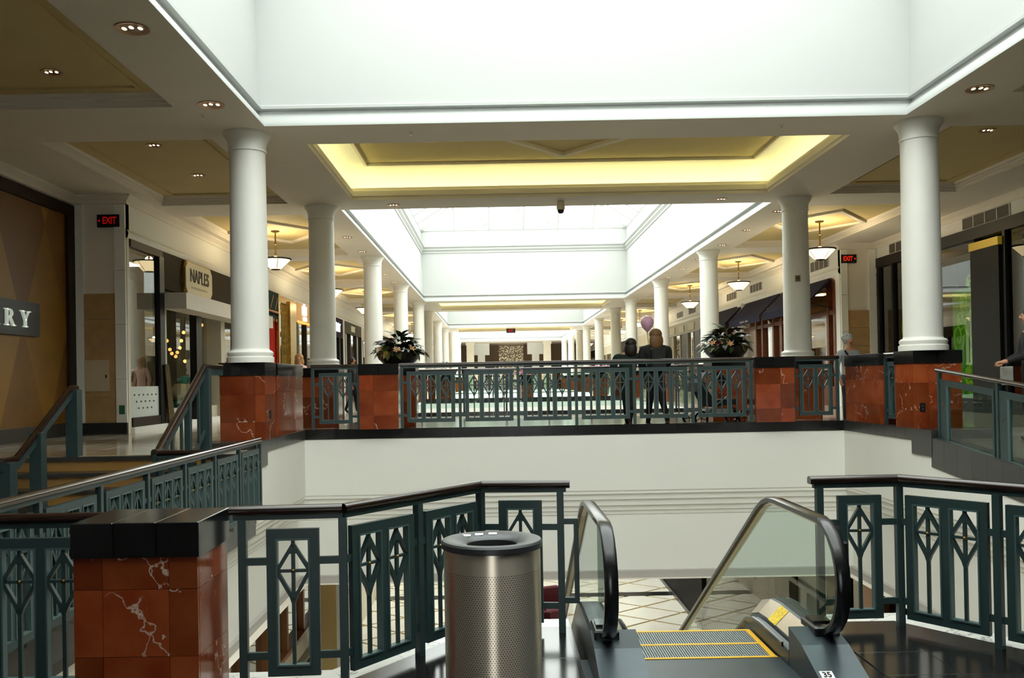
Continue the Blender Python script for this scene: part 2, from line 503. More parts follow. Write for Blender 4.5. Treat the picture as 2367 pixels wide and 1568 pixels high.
# stairs
st = thing('stairs', None, None, (0, 0, 0)); struct(st, 'brown stone stairs with black nosings')
WOODSTEP = mat('brown_stone', (0.36, 0.19, 0.05), 0.3, var=0.1, scale=4)
for i in range(5):
    zt = FZ - 0.18 * i; y = 11.7 - 0.3 * i
    MB().box(-7.98, -3.40, y, y + (0.3 if i else 0.06), zt - 0.18, zt - 0.045).build('riser', WOODSTEP, st)
    MB().box(-7.98, -3.40, y - 0.03, y + (0.28 if i else 0.06), zt - 0.045, zt).build('nosing', BLACKSIDE, st)

# lower level
def low_solid(x, y): return not (V0 < x < V1 and any(a < y < c for a, c in VOIDS[:2] + [(0, 15.6)]))
struct(plate('ceiling_lower_level', [-12, V0, V1, 14], [-4, 0, 15.6, 23.3, 41.0, 60], low_solid, -2.66, -2.66, SOFFIT), 'ceiling of the lower level')
struct(MB().box(-12, 14, -4, 60, LOW - 0.2, LOW - 0.02).build('floor_lower_level', LOWGROUT), 'cream floor of the lower level with tan diagonal lines')
lo = thing('lower_floor_tiling', None, None); struct(lo, 'cream lozenge tiles of the lower floor')
g = 0.06
loz = MB().prism([(0, -0.78 + g), (1 - g * 1.2, 0), (0, 0.78 - g), (-1 + g * 1.2, 0)], 'z', 0, 0.02).mesh('tile', LOWTILE)
for i in range(-4, 5):
    for j in range(-9, 14):
        for h in (0, 1):
            x, y = 4.2 + 2 * i + h, 26.25 + 1.56 * j + 0.78 * h
            if 10 < y < 47 and -4.4 < x < 8.8:
                link('tile', loz, lo, (x, y, LOW - 0.02))
MB().box(-3.9, 5.6, 28.35, 28.85, LOW - 0.02, LOW + 0.005).build('border_strip', BLACKSTONE, lo)

# void fascias: white walls with a moulding, from the kerb down to the lower ceiling
FAS = [(0, -0.17), (0, -1.13), (0.015, -1.15), (0.015, -1.19), (0.05, -1.21), (0.055, -1.29), (0.09, -1.31), (0.095, -1.40), (0.13, -1.42), (0.135, -1.49), (0.16, -1.51), (0.165, -1.56),
       (0.18, -1.58), (0.18, -2.53), (0.12, -2.54), (0.12, -2.66), (0.5, -2.66)]
def fascia(name, a, bb, ca, cb, label, ta=-0.17, tb=-0.17):
    """one straight fascia run (void on the right of travel), mitred at ends flagged ca / cb, top edge from ta to tb"""
    b = MB(); ax = Vector((bb[0] - a[0], bb[1] - a[1])); L = ax.length; ax.normalize(); nx = Vector((-ax.y, ax.x))
    rows = []
    for end, cflag, tz in ((0, ca, ta), (1, cb, tb)):
        row = []
        for q, (d, z) in enumerate(FAS):
            if q == 0: z = tz
            z = min(z, tz)
            s_ = (0 if end == 0 else L)
            s_ += (d * (-1 if end == 0 else 1)) * (1 if cflag else 0)
            row.append((a[0] + ax.x * s_ + nx.x * d, a[1] + ax.y * s_ + nx.y * d, z))
        rows.append(row)
    k = len(FAS)
    b.add(rows[0] + rows[1], [(i, k + i, k + i + 1, i + 1) for i in range(k - 1)])
    b.m = [(1 if FAS[i][1] <= -2.53 else 0) for i in range(k - 1)]
    return struct(b.build(name, [WHITE, BANDGREY]), label)
fascia('wall_void_left_landing', (V0, 0), (V0, 12.42), False, False, 'white side wall of the opening below the long landing railing', -1.1, -1.1)
fascia('wall_void_left', (V0, 12.42), (V0, 15.6), False, True, 'white side wall of the opening beside the stairs')
fascia('wall_void_back', (V0, 15.6), (V1, 15.6), True, True, 'white wall with moulding below the middle railing')
fascia('wall_void_right', (V1, 15.6), (V1, 12.5), True, False, 'white side wall of the opening beside the ramp')
fascia('wall_void_right_ramp', (V1, 12.5), (V1, 0), False, False, 'white side wall of the opening below the ramp', -0.36, -1.16)
fascia('wall_void_far', (V0, 41.0), (V1, 41.0), True, True, 'cream fascia at the far end of the next opening')
fascia('wall_void_far_left', (V0, 23.3), (V0, 41.0), True, True, 'left fascia of the next opening')
fascia('wall_void_far_right', (V1, 41.0), (V1, 23.3), True, True, 'right fascia of the next opening')
fascia('wall_void_far_near', (V1, 23.3), (V0, 23.3), True, True, 'near fascia of the next opening')

# black kerbs made of stone tiles
def kerb(p0, p1, z0, z1, label, w=0.30, step=0.35, z1b=None, z0b=None, m=None):
    a, c = Vector(p0), Vector(p1); L = (c - a).length; d = (c - a).normalized()
    k = thing('kerb', None, None, (a.x, a.y, 0), math.atan2(d.y, d.x)); struct(k, label)
    n = max(1, round(L / step)); s_ = L / n
    me = None
    for i in range(n):
        if z1b is None:
            if me is None: me = MB().box(0.0015, s_ - 0.0015, -0.012, w, z0, z1).mesh('granite_tile', m or BLACKSTONE)
            link('granite_tile', me, k, (s_ * i, 0, 0))
        else:
            f0, f1 = i / n, (i + 1) / n
            za, zb = z1 + (z1b - z1) * f0, z1 + (z1b - z1) * f1
            ya, yb = z0 + (z0b - z0) * f0, z0 + (z0b - z0) * f1
            MB().prism([(s_ * i + 0.0015, ya), (s_ * (i + 1) - 0.0015, yb), (s_ * (i + 1) - 0.0015, zb), (s_ * i + 0.0015, za)], 'y', -0.012, w).build('granite_tile', m or BLACKSTONE, k)
    return k
kerb((V0 - 0.3, 15.6), (V1 + 0.3, 15.6), -0.17, 0.0, 'black stone kerb under the middle railing')
kerb((V0, 12.9), (V0, 15.59), -0.17, 0.0, 'black stone kerb at the opening edge beside the stairs', m=BLACKSIDE)
kerb((V1, 15.59), (V1, 12.9), -0.17, 0.0, 'black stone kerb at the opening edge beside the ramp', m=BLACKSIDE)
kerb((V0, 5.3), (V0, 12.35), LZ - 0.25, LZ + 0.02, 'black stone kerb under the long landing railing', m=BLACKSIDE)
kerb((V1, 12.45), (V1, 3.3), -0.50, -0.10, 'sloping black stone kerb under the ramp railing', z1b=-0.985, z0b=-1.36, m=BLACKSIDE)
kerb((V0, 23.3), (V1, 23.3), -0.2, 0.0, 'black stone kerb at the near edge of the next opening', w=-0.25)
kerb((V0, 41.0), (V1, 41.0), -0.2, 0.0, 'black stone kerb at the far edge of the next opening', step=0.7)
# pedestal footing blocks seen below floor level at the two first columns
struct(MB().box(V0 - 0.75, V0 + 0.02, 12.42, 13.02, -0.36, -0.0).build('trim_footing_1', BLACKSIDE), 'dark footing block under the pedestal by the stairs')
struct(MB().box(V1 - 0.02, V1 + 0.85, 12.42, 13.02, -0.36, -0.0).build('trim_footing_2', BLACKSIDE), 'dark footing block under the pedestal by the ramp')
MARBLEGREY = marble('pale_marble', (0.55, 0.56, 0.52), (0.75, 0.75, 0.70), (0.25, 0.27, 0.27), vscale=3, rough=0.25, objvar=0.05, density=0.4)
# white ledge outside the landing railings
b = MB()
led = [(x, y) for x, y in near_edge[:4]]
b.sweep([(0, LZ - 0.30), (0, LZ - 0.02), (0.26, LZ - 0.02), (0.26, LZ - 0.45), (0, LZ - 0.45)], led, closed_prof=True)
struct(b.build('trim_ledge_1', MARBLEGREY), 'pale stone ledge outside the landing railing')
b = MB()
b.sweep([(0, LZ - 0.30), (0, LZ - 0.02), (0.26, LZ - 0.02), (0.26, LZ - 0.45), (0, LZ - 0.45)], near_edge_r[1:], closed_prof=True)
struct(b.build('trim_ledge_2', MARBLEGREY), 'pale stone ledge outside the landing railing by the ramp')

# ------------------------------------------------------------------ setting: ceiling
TR0, TR1 = 5.46, 8.0                                    # tray from / to, measured from the axis
COLY = [13.15, 18.65, 26.3, 33.95, 41.6, 47.1, 54.75, 62.4, 67.9, 75.55, 83.2]
BAYS = [(4.6, 11.8), (13.4, 18.27), (19.5, 25.7), (26.9, 33.35), (34.55, 40.9), (41.95, 46.7), (47.9, 54.15), (55.35, 61.7), (62.9, 67.3), (68.5, 74.9), (76.1, 82.5)]
COFF = [(13.77, 18.03), (42.2, 46.5), (63.0, 67.3)]
CH = 4.13
def ceil_solid(x, y):
    dx = abs(x - XC)
    if dx < OPEN and any(a < y < c for a, c in SKY): return False
    if dx < CH and any(a < y < c for a, c in COFF): return False
    if TR0 < dx < TR1 and any(a < y < c for a, c in BAYS): return False
    return True
xs = sorted({XC - s * v for v in (CH, OPEN, TR0, TR1, 13) for s in (1, -1)})
ys = sorted({-12.0, YEND} | {v for p in SKY + COFF + BAYS for v in p})
struct(plate('ceiling', xs, ys, ceil_solid, CEIL, CEIL, SOFFIT), 'white plaster ceiling with recessed trays')
TRAYZ = CEIL + 0.17
for s_, side in ((-1, 'left'), (1, 'right')):
    for i, (a, c) in enumerate(BAYS):
        xa, xb = sorted((XC + s_ * TR0, XC + s_ * TR1))
        t = thing('ceiling_tray', None, None); struct(t, 'recessed khaki ceiling tray')
        MB().box(xa - 0.1, xb + 0.1, a - 0.1, c + 0.1, TRAYZ, TRAYZ + 0.05).build('panel', KHAKI, t)
        path = [(xa, a), (xa, c), (xb, c), (xb, a)]
        MB().sweep([(0.0, CEIL), (0.0, CEIL + 0.04), (-0.02, CEIL + 0.05), (-0.02, CEIL + 0.09), (-0.05, CEIL + 0.10), (-0.05, TRAYZ - 0.03), (-0.09, TRAYZ)], path, closed=True).build('lip', SOFFIT, t)
        if i >= 2 and i not in (5, 8):                  # lozenge frame round the lamp
            mx, my = (xa + xb) / 2, (a + c) / 2
            hx, hy = 1.1, 1.5
            pts = [(mx, my - hy), (mx - hx, my), (mx, my + hy), (mx + hx, my)]
            MB().sweep([(0, TRAYZ - 0.05), (0.10, TRAYZ - 0.05), (0.10, TRAYZ), (0, TRAYZ)], pts, closed=True, closed_prof=True).build('lozenge_frame', SOFFIT, t)
        else:
            MB().sweep([(0, TRAYZ - 0.03), (0.05, TRAYZ - 0.03), (0.05, TRAYZ), (0, TRAYZ)], [(xa + 0.35, a + 0.35), (xa + 0.35, c - 0.35), (xb - 0.35, c - 0.35), (xb - 0.35, a + 0.35)], closed=True, closed_prof=True).build('panel_frame', KHAKI, t)
# lit coffers between the skylights
for i, (a, c) in enumerate(COFF):
    t = thing('ceiling_coffer', None, None); struct(t, 'deep ceiling coffer with hidden cove light')
    x0, x1 = XC - CH, XC + CH
    path = [(x0, a), (x0, c), (x1, c), (x1, a)]
    MB().sweep([(0, CEIL), (0, CEIL + 0.05), (-0.03, CEIL + 0.07), (-0.03, CEIL + 0.17), (0.0, CEIL + 0.19), (0.02, CEIL + 0.24), (0.06, CEIL + 0.24), (0.06, CEIL + 0.10), (0.42, CEIL + 0.10)], path, closed=True).build('lip', SOFFIT, t, smooth=30)
    cz, pz = CEIL + 0.10, CEIL + 0.64
    cove = [(0.42, cz), (0.42, cz + 0.12)] + [(0.42 - 0.72 * (1 - math.cos(q * PI / 2 / 6)), cz + 0.12 + 0.42 * math.sin(q * PI / 2 / 6)) for q in range(1, 7)]
    MB().sweep(cove, path, closed=True).build('cove', WHITE, t, smooth=30)
    MB().sweep([(-0.30, pz), (-0.30, pz - 0.05), (-0.36, pz - 0.05), (-0.36, pz)], path, closed=True).build('panel_frame', SOFFIT, t)
    MB().box(x0 + 0.2, x1 - 0.2, a + 0.2, c - 0.2, pz, pz + 0.05).build('panel', KHAKI, t)
    mx, my = XC, (a + c) / 2
    MB().sweep([(0, pz - 0.07), (0.10, pz - 0.07), (0.10, pz), (0, pz)], [(mx, my - 1.15), (mx - 1.0, my), (mx, my + 1.15), (mx + 1.0, my)], closed=True, closed_prof=True).build('lozenge_frame', SOFFIT, t)
    for (p, q) in (((x0 - 0.2, a - 0.2), (x0 - 0.2, c + 0.2)), ((x1 + 0.2, a - 0.2), (x1 + 0.2, c + 0.2)), ((x0, a - 0.2), (x1, a - 0.2)), ((x0, c + 0.2), (x1, c + 0.2))):
        MB().tube([(*p, cz + 0.05), (*q, cz + 0.05)], 0.02, 6).build('cove_tube', COVEGLOW, t)

# skylight wells and glass roofs
for i, (a, c) in enumerate(SKY):
    w = thing('wall_skylight_%d' % (i + 1), None, None); struct(w, 'tall white skylight well')
    x0, x1 = XC - OPEN, XC + OPEN
    path = [(x0, a), (x0, c), (x1, c), (x1, a)]
    trim = [(0, CEIL), (0, CEIL + 0.02)] + [(0.13 * (q / 6) ** 1.6, CEIL + 0.02 + 0.19 * q / 6) for q in range(1, 7)] + [(0.13, CEIL + 0.25), (0.05, CEIL + 0.26), (0.05, CEIL + 0.30)]
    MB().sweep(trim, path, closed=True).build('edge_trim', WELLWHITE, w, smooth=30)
    wl = [(0.05, CEIL + 0.30), (0.08, CEIL + 0.32), (0.16, 6.62), (0.12, 6.64), (0.12, 6.70), (0.05, 6.78), (0.05, 6.84), (-0.02, 6.90), (-0.02, 6.95), (0.16, 6.97), (0.16, WELL_TOP)]
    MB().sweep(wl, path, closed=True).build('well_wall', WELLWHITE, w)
    # hipped glass roof
    X0r, X1r, A, C_ = x0 - 0.2, x1 + 0.2, a - 0.2, c + 0.2
    hw = (X1r - X0r) / 2; RZ = WELL_TOP + 3.0
    R0, R1 = (XC, A + hw, RZ), (XC, C_ - hw, RZ)
    cs = [(X0r, A, WELL_TOP), (X0r, C_, WELL_TOP), (X1r, C_, WELL_TOP), (X1r, A, WELL_TOP)]
    fr = MB()
    def bar(p, q, r=0.06): fr.tube([p, q], r, 4)
    bar(R0, R1, 0.09)
    bar(cs[0], R0, 0.10); bar(cs[3], R0, 0.10); bar(cs[1], R1, 0.10); bar(cs[2], R1, 0.10)
    for p, q in zip(cs, cs[1:] + cs[:1]): bar(p, q, 0.07)
    panes = []
    def roofpt(x, y):                                   # height of the hipped roof in plan
        d = min(x - X0r, X1r - x, y - A, C_ - y)
        return (x, y, WELL_TOP + RZ * 0 + 3.0 * min(1, d / hw))
    ny = max(2, round((C_ - A) / 1.9)); yy = [A + (C_ - A) * k / ny for k in range(ny + 1)]
    for yv in yy[1:-1]:
        reach = min(hw, yv - A, C_ - yv)
        for sx, xe in ((1, X0r), (-1, X1r)):
            bar((xe, yv, WELL_TOP), roofpt(xe + sx * reach, yv), 0.045)
    nx = 6; xx = [X0r + (X1r - X0r) * k / nx for k in range(nx + 1)]
    for xv in xx[1:-1]:
        reach = min(xv - X0r, X1r - xv)
        for sy, ye in ((1, A), (-1, C_)):
            bar((xv, ye, WELL_TOP), roofpt(xv, ye + sy * reach), 0.045)
    f_ = 0.36                                           # purlin ring
    dd = hw * f_
    ring = [(X0r + dd, A + dd), (X0r + dd, C_ - dd), (X1r - dd, C_ - dd), (X1r - dd, A + dd)]
    for p, q in zip(ring, ring[1:] + ring[:1]): bar((*p, WELL_TOP + 3.0 * f_), (*q, WELL_TOP + 3.0 * f_), 0.04)
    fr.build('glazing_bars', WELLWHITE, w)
    for lo_, hi_ in ((0.0, dd), (dd, hw)):
        for k in range(ny):
            ya, yb = yy[k], yy[k + 1]
            for sx, xe in ((1, X0r), (-1, X1r)):
                def lim(yv, d): return min(d, yv - A, C_ - yv)
                q4 = [(xe + sx * lim(ya, lo_), ya), (xe + sx * lim(yb, lo_), yb), (xe + sx * lim(yb, hi_), yb), (xe + sx * lim(ya, hi_), ya)]
                if abs(q4[0][0] - q4[3][0]) + abs(q4[1][0] - q4[2][0]) > 0.02: panes.append([roofpt(*p) for p in q4])
        for k in range(nx):
            xa, xb = xx[k], xx[k + 1]
            for sy, ye in ((1, A), (-1, C_)):
                def lim2(xv, d): return min(d, xv - X0r, X1r - xv)
                q4 = [(xa, ye + sy * lim2(xa, lo_)), (xb, ye + sy * lim2(xb, lo_)), (xb, ye + sy * lim2(xb, hi_)), (xa, ye + sy * lim2(xa, hi_))]
                if abs(q4[0][1] - q4[3][1]) + abs(q4[1][1] - q4[2][1]) > 0.02: panes.append([roofpt(*p) for p in q4])
    if i in (0, 1):
        for q4 in panes: MB().quad(*q4).build('pane', ROOFGLASS, w)
    else:
        b = MB()
        for q4 in panes: b.quad(*q4)
        o = b.build('panes', ROOFGLASS, w); o['kind'] = 'stuff'

# ------------------------------------------------------------------ setting: outer walls
JL, JR = 17.2, 25.3                                     # where the shop fronts step in
WL0, WL1, WR0, WR1 = -8.0, -7.0, 10.6, 9.6
def wall(name, x0, x1, y0, y1, z0, z1, label, m=WHITE):
    return struct(MB().box(x0, x1, y0, y1, z0, z1).build(name, m), label)
HDR = 3.66
wall('wall_left_near_header', WL0 - 0.2, WL0, -12, JL, 4.23, CEIL + 0.06, 'white wall strip above the gold hoarding')
wall('wall_left_far_header', WL1 - 0.2, WL1, JL, YEND, HDR, CEIL + 0.06, 'white wall band above the left shop fronts')
wall('wall_right_near_header', WR0, WR0 + 0.2, -12, JR, 3.98, CEIL + 0.06, 'white wall strip above the dark glass shop')
wall('wall_right_far_header', WR1, WR1 + 0.2, JR, YEND, 3.60, CEIL + 0.06, 'white wall band above the right shop fronts')
wall('wall_left_near_base', WL0 - 0.2, WL0, -12, 11.7, LOW, FZ, 'wall below the gold hoarding')
wall('wall_rear_left', WL0 - 4, -1.7, -12.2, -12.0, LOW, CEIL + 0.06, 'rear wall left of the added glass entrance', INTDARK)
wall('wall_rear_right', 1.6, WR0 + 4, -12.2, -12.0, LOW, CEIL + 0.06, 'rear wall right of the added glass entrance', INTDARK)
wall('wall_rear_top', -1.7, 1.6, -12.2, -12.0, 3.4, CEIL + 0.06, 'rear wall above the added glass entrance', INTDARK)
wall('wall_rear_base', -1.7, 1.6, -12.2, -12.0, LOW, LZ, 'rear wall below the added glass entrance', INTDARK)
dr = thing('added_door_1', None, None); struct(dr, 'unseen glass entrance added behind the landing to throw daylight on the bin')  # unseen entrance, added so its daylight gives the steel bin a vertical highlight
for xa, xb in ((-1.7, -0.05), (-0.05, 1.6)):
    MB().quad((xa + 0.06, -12.1, LZ + 0.1), (xb - 0.06, -12.1, LZ + 0.1), (xb - 0.06, -12.1, 3.34), (xa + 0.06, -12.1, 3.34)).build('pane', ROOFGLASS, dr)
    for q in ((xa, xa + 0.06, LZ, 3.4), (xb - 0.06, xb, LZ, 3.4), (xa + 0.06, xb - 0.06, LZ, LZ + 0.1), (xa + 0.06, xb - 0.06, 3.34, 3.4)):
        MB().box(q[0], q[1], -12.13, -12.07, q[2], q[3]).build('added_door_frame', BLACKMETAL, dr)
wall('wall_end', WL0 - 3, WR0 + 3, YEND, YEND + 0.2, -3, CEIL + 0.06, 'far end wall')
wall('wall_lower_left', -12.2, -12.0, -4, 60, LOW - 0.2, -2.5, 'lower level outer wall, stair side', CREAM)
wall('wall_lower_right', 14.0, 14.2, -4, 60, LOW - 0.2, -2.5, 'lower level outer wall, ramp side', CREAM)
wall('wall_lower_end', -12, 14, 60, 60.2, LOW - 0.2, -2.5, 'lower level end wall', CREAM)
wall('wall_outer_left', -12.0, -11.8, -12, YEND, -2.5, CEIL + 0.06, 'outer wall behind the left shops', INTDARK)
wall('wall_outer_right', 13.8, 14.0, -12, YEND, -2.5, CEIL + 0.06, 'outer wall behind the right shops', INTDARK)
# cornice where the shop walls meet the ceiling
def cornice(name, path, m=SOFFIT):
    return struct(MB().sweep([(0, CEIL - 0.16), (-0.03, CEIL - 0.16), (-0.04, CEIL - 0.10), (-0.14, CEIL - 0.03), (-0.14, CEIL)], path).build(name, m), 'plaster cornice above the shop fronts')
cornice('trim_cornice_1', [(WL0, 2), (WL0, JL), (WL1, JL), (WL1, YEND)])
cornice('trim_cornice_2', [(WR1, YEND), (WR1, JR), (WR0, JR), (WR0, 2)])
struct(MB().sweep([(0, 3.63), (-0.03, 3.63), (-0.05, 3.69), (-0.05, 3.73), (-0.02, 3.78), (0, 3.78)], [(WL1, JL), (WL1, YEND)]).build('trim_band_1', WHITE), 'moulding above the left shop fronts')
struct(MB().sweep([(0, 3.57), (-0.03, 3.57), (-0.06, 3.66), (-0.06, 3.72), (-0.02, 3.80), (0, 3.80)], [(WR1, YEND), (WR1, JR)]).build('trim_band_2', WHITE), 'moulding above the right shop fronts')

def jog_wall(name, xa, xb, y, side, label):
    """wall facing the camera where the shop line steps in: plaster above, tan stone below, pale block strips at its edges"""
    t = thing(name, None, None); struct(t, label)
    MB().box(xa, xb, y, y + 0.15, FZ, CEIL).build('plaster', SOFFIT, t)
    n = 5
    for k in range(n):
        z0 = FZ + 0.22 + k * 0.49
        MB().box(xa + 0.18, xb - 0.2, y - 0.03, y, z0 + 0.003, z0 + 0.487).build('stone', TANSTONE, t)
    zs = [FZ + 0.22, 0.95, 1.98, 3.0, CEIL - 0.17]
    for x0, x1 in ((xa, xa + 0.18), (xb - 0.2, xb)):
        for z0, z1 in zip(zs, zs[1:]):
            MB().box(x0, x1, y - 0.06, y + 0.02, z0 + 0.004, z1 - 0.004).build('block', WHITE, t)
    MB().box(xa, xb, y - 0.075, y, FZ, FZ + 0.22).build('baseboard', BLACKSTONE, t)
    return t
jog_wall('wall_left_step', WL0 + 0.02, WL1, JL, -1, 'wall facing the landing with tan stone below and plaster above, under the stair-side exit sign')
jog_wall('wall_right_step', WR1, WR0 - 0.02, JR, 1, 'wall facing the landing with tan stone below, by the ramp-side exit sign')

# ------------------------------------------------------------------ columns and marble pedestals
CAP_T = 0.185
def pedestal(x0, x1, y0, y1, z0, z1, label, cols_x=(1.0,), cols_y=(1.0,), rows=(0.25, 0.42, 0.33), group=None, cap_cols=2):
    cx, cy = (x0 + x1) / 2, (y0 + y1) / 2
    t = thing('marble_pedestal', label, 'pedestal', (cx, cy, z0), 0, group)
    hx, hy, H = (x1 - x0) / 2, (y1 - y0) / 2, z1 - z0 - CAP_T
    MB().box(-hx + 0.02, hx - 0.02, -hy + 0.02, hy - 0.02, 0, H).build('core', BLACKSIDE, t)
    def faces(along, half, other, cols, ax):
        s0 = -half; tot = sum(cols)
        for c in cols:
            w = 2 * half * c / tot; zt = H
            for r in rows:
                h = H * r / sum(rows)
                for sgn in (-1, 1):
                    u0, u1 = s0 + 0.0012, s0 + w - 0.0012
                    n0, n1 = sorted((sgn * (other - 0.022), sgn * other))
                    zz0, zz1 = zt - h + 0.0012, zt - 0.0012
                    bb = MB()
                    if ax == 'x': bb.box(u0, u1, n0, n1, zz0, zz1)
                    else: bb.box(n0, n1, u0, u1, zz0, zz1)
                    bb.build('marble_panel', REDMARBLE, t)
                zt -= h
            s0 += w
    faces('x', hx, hy, cols_x, 'x')
    faces('y', hy - 0.022, hx, cols_y, 'y')
    s0 = -hx - 0.012
    for k in range(cap_cols):
        w = (2 * hx + 0.024) / cap_cols
        MB().cbox(s0 + 0.001, s0 + w - 0.001, -hy - 0.012, hy + 0.012, H, H + CAP_T, 0.004).build('cap_stone', BLACKSTONE, t)
        s0 += w
    return t

PT = 1.11
base_prof = [(0.0, 0), (0.335, 0), (0.335, 0.075), (0.315, 0.085), (0.315, 0.10), (0.325, 0.12), (0.325, 0.145), (0.30, 0.17), (0.275, 0.18), (0.268, 0.20)]
def column_meshes(h):
    sh = MB().lathe([(0.268, 0.0), (0.266, h * 0.33), (0.258, h * 0.8), (0.255, h)], 40).mesh('shaft', COLUMN, 40)
    ba = MB().lathe(base_prof[1:], 40).mesh('base', COLUMN, 40)
    ca = MB().lathe([(0.255, 0), (0.272, 0.008), (0.272, 0.03), (0.262, 0.04), (0.264, 0.09), (0.275, 0.15), (0.30, 0.20), (0.328, 0.235), (0.335, 0.245), (0.335, 0.285)], 40).mesh('capital', COLUMN, 40)
    return sh, ba, ca
CZ0 = PT
SH, BA, CA = column_meshes(CEIL - 0.285 - CZ0 - 0.20)
for s_, side, aisle in ((-1, 'left', 'stair-side'), (1, 'right', 'ramp-side')):
    x = XC + s_ * 4.87
    for i, y in enumerate(COLY):
        if i == 0: lab = 'large white round column on the red pedestal beside the %s' % ('stairs' if s_ < 0 else 'ramp')
        else: lab = 'white round column, %s along the %s row' % (ORD[i], side)
        t = thing('round_column', lab, 'column', (x, y, CZ0), 0, 'white columns of the mall')
        link('base', BA, t); link('shaft', SH, t, (0, 0, 0.20)); link('capital', CA, t, (0, 0, CEIL - 0.285 - CZ0))
        if i == 0: continue
        pedestal(x - 0.36, x + 0.36, y - 0.36, y + 0.36, FZ, PT, 'red marble pedestal under the %s column of the %s row' % (ORD[i], side), group='pedestals under the far columns', rows=(0.4, 0.6) if i < 4 else (1,))
# first pedestals and the red blocks of the middle railing
xl, xr = XC - 4.87, XC + 4.87
pedestal(xl - 0.38, V0 + 0.02, 12.9, 13.52, -0.0, PT, 'wide red marble pedestal at the head of the stairs', (0.78, 0.22), rows=(0.30, 0.42, 0.28))
pedestal(V1 - 0.02, xr + 0.42, 12.9, 13.52, -0.0, PT, 'wide red marble pedestal at the head of the ramp', (0.3, 0.7), rows=(0.30, 0.42, 0.28))
pedestal(V0 - 0.30, V0, 13.72, 15.50, 0.0, PT, 'long red marble block along the opening beyond the stairs', (1,), (0.5, 0.5))
pedestal(V1, V1 + 0.30, 14.10, 15.50, 0.0, PT, 'long red marble block along the opening beyond the ramp', (1,), (0.5, 0.5))
pedestal(-2.35, -1.69, 15.40, 15.95, 0.0, PT, 'red marble block at the stair-side end of the middle railing', (0.36, 0.64), rows=(0.3, 0.45, 0.25))
pedestal(4.37, 5.03, 15.40, 15.95, 0.0, PT, 'red marble block at the ramp-side end of the middle railing', (0.64, 0.36), rows=(0.3, 0.45, 0.25))
pedestal(-2.34, -1.62, 17.85, 18.55, FZ, PT, 'red marble pedestal under the stair-side planter', (1,), rows=(0.5, 0.5))
pedestal(4.22, 4.94, 17.85, 18.55, FZ, PT, 'red marble pedestal under the ramp-side planter', (1,), rows=(0.5, 0.5))
# big pillar next to the camera
pedestal(-2.27, -1.61, 4.83, 5.36, LZ, 0.07, 'large red marble pillar with black cap beside the landing railing', (0.155, 0.355, 0.155), (0.5, 0.5), rows=(0.19, 0.40, 0.40), cap_cols=3)

for loc, rz, lab in (((6.02, 12.895, 0.30), 0.0, 'small black outlet plate on the pedestal at the head of the ramp'), ((V0 + 0.025, 13.2, 0.36), PI / 2, 'small black outlet plate on the pedestal at the head of the stairs')):
    t = thing('outlet_plate', lab, 'outlet', loc, rz)
    MB().box(-0.035, 0.035, -0.008, 0.002, -0.06, 0.06).build('plate', BLACKMETAL, t)
    for zz in (-0.025, 0.025): MB().box(-0.015, 0.015, -0.011, -0.008, zz - 0.014, zz + 0.014).build('socket', STEELDARK, t)

# ------------------------------------------------------------------ railings
OW, OH, ST, TH = 0.20, 0.755, 0.055, 0.036             # opening, stile, thickness
def bar2(b, p, q, w, y0, y1):
    p, q = Vector(p), Vector(q); d = (q - p).normalized(); n = Vector((-d.y, d.x)) * w / 2
    b.prism([tuple(p + n), tuple(p - n), tuple(q - n), tuple(q + n)], 'y', y0, y1)
def motif_mesh():
    b = MB(); h = OH; w = OW
    zt, zm, zb = h - 0.035, h * 0.745, h * 0.515
    bar2(b, (w / 2, 0), (w / 2, h), 0.022, -0.010, 0.010)
    bar2(b, (0, zm), (w, zm), 0.018, -0.010, 0.010)
    for s_ in (-1, 1):
        bar2(b, (w / 2, zt), (w / 2 + s_ * w / 2 * 0.97, zm), 0.022, -0.014, 0.014)
        bar2(b, (w / 2 + s_ * w / 2 * 0.97, zm), (w / 2, zb), 0.022, -0.014, 0.014)
    b.prism([(w / 2 - 0.034, zt - 0.055), (w / 2 + 0.034, zt - 0.055), (w / 2, zt + 0.03)], 'y', -0.013, 0.013)
    b.prism([(w / 2 + 0.034, zb + 0.05), (w / 2 - 0.034, zb + 0.05), (w / 2, zb - 0.05)], 'y', -0.013, 0.013)
    return b.mesh('motif', TEAL)
MOTIF = motif_mesh()
BOSS = MB().sphere((0, 0, 0), (0.014, 0.022, 0.014), 8, 6).mesh('boss', BRASS, 60)
PANELS = {}
def panel_mesh(n):
    if n in PANELS: return PANELS[n]
    W = n * OW + (n + 1) * ST
    b = MB(); zb, zt = 0.10, 0.10 + OH + 2 * 0.058
    b.box(0, W, -TH / 2, TH / 2, zb, zb + 0.058); b.box(0, W, -TH / 2, TH / 2, zt - 0.058, zt)
    for k in range(n + 1):
        x = k * (OW + ST); b.box(x, x + ST, -TH / 2, TH / 2, zb + 0.058, zt - 0.058)
    b.mi = 1
    for k in range(n):
        x = ST + k * (OW + ST); z0, z1, e = zb + 0.058, zt - 0.058, 0.010
        for (a0, a1, c0, c1) in ((x, x + e, z0, z1), (x + OW - e, x + OW, z0, z1), (x + e, x + OW - e, z0, z0 + e), (x + e, x + OW - e, z1 - e, z1)):
            b.box(a0, a1, -TH / 2 - 0.006, TH / 2 + 0.006, c0, c1)
    PANELS[n] = (b.mesh('panel', [TEAL, TEAL_L]), W)
    return PANELS[n]
POST = MB().box(-0.024, 0.024, -0.024, 0.024, 0.0, 1.03).mesh('post', TEAL)
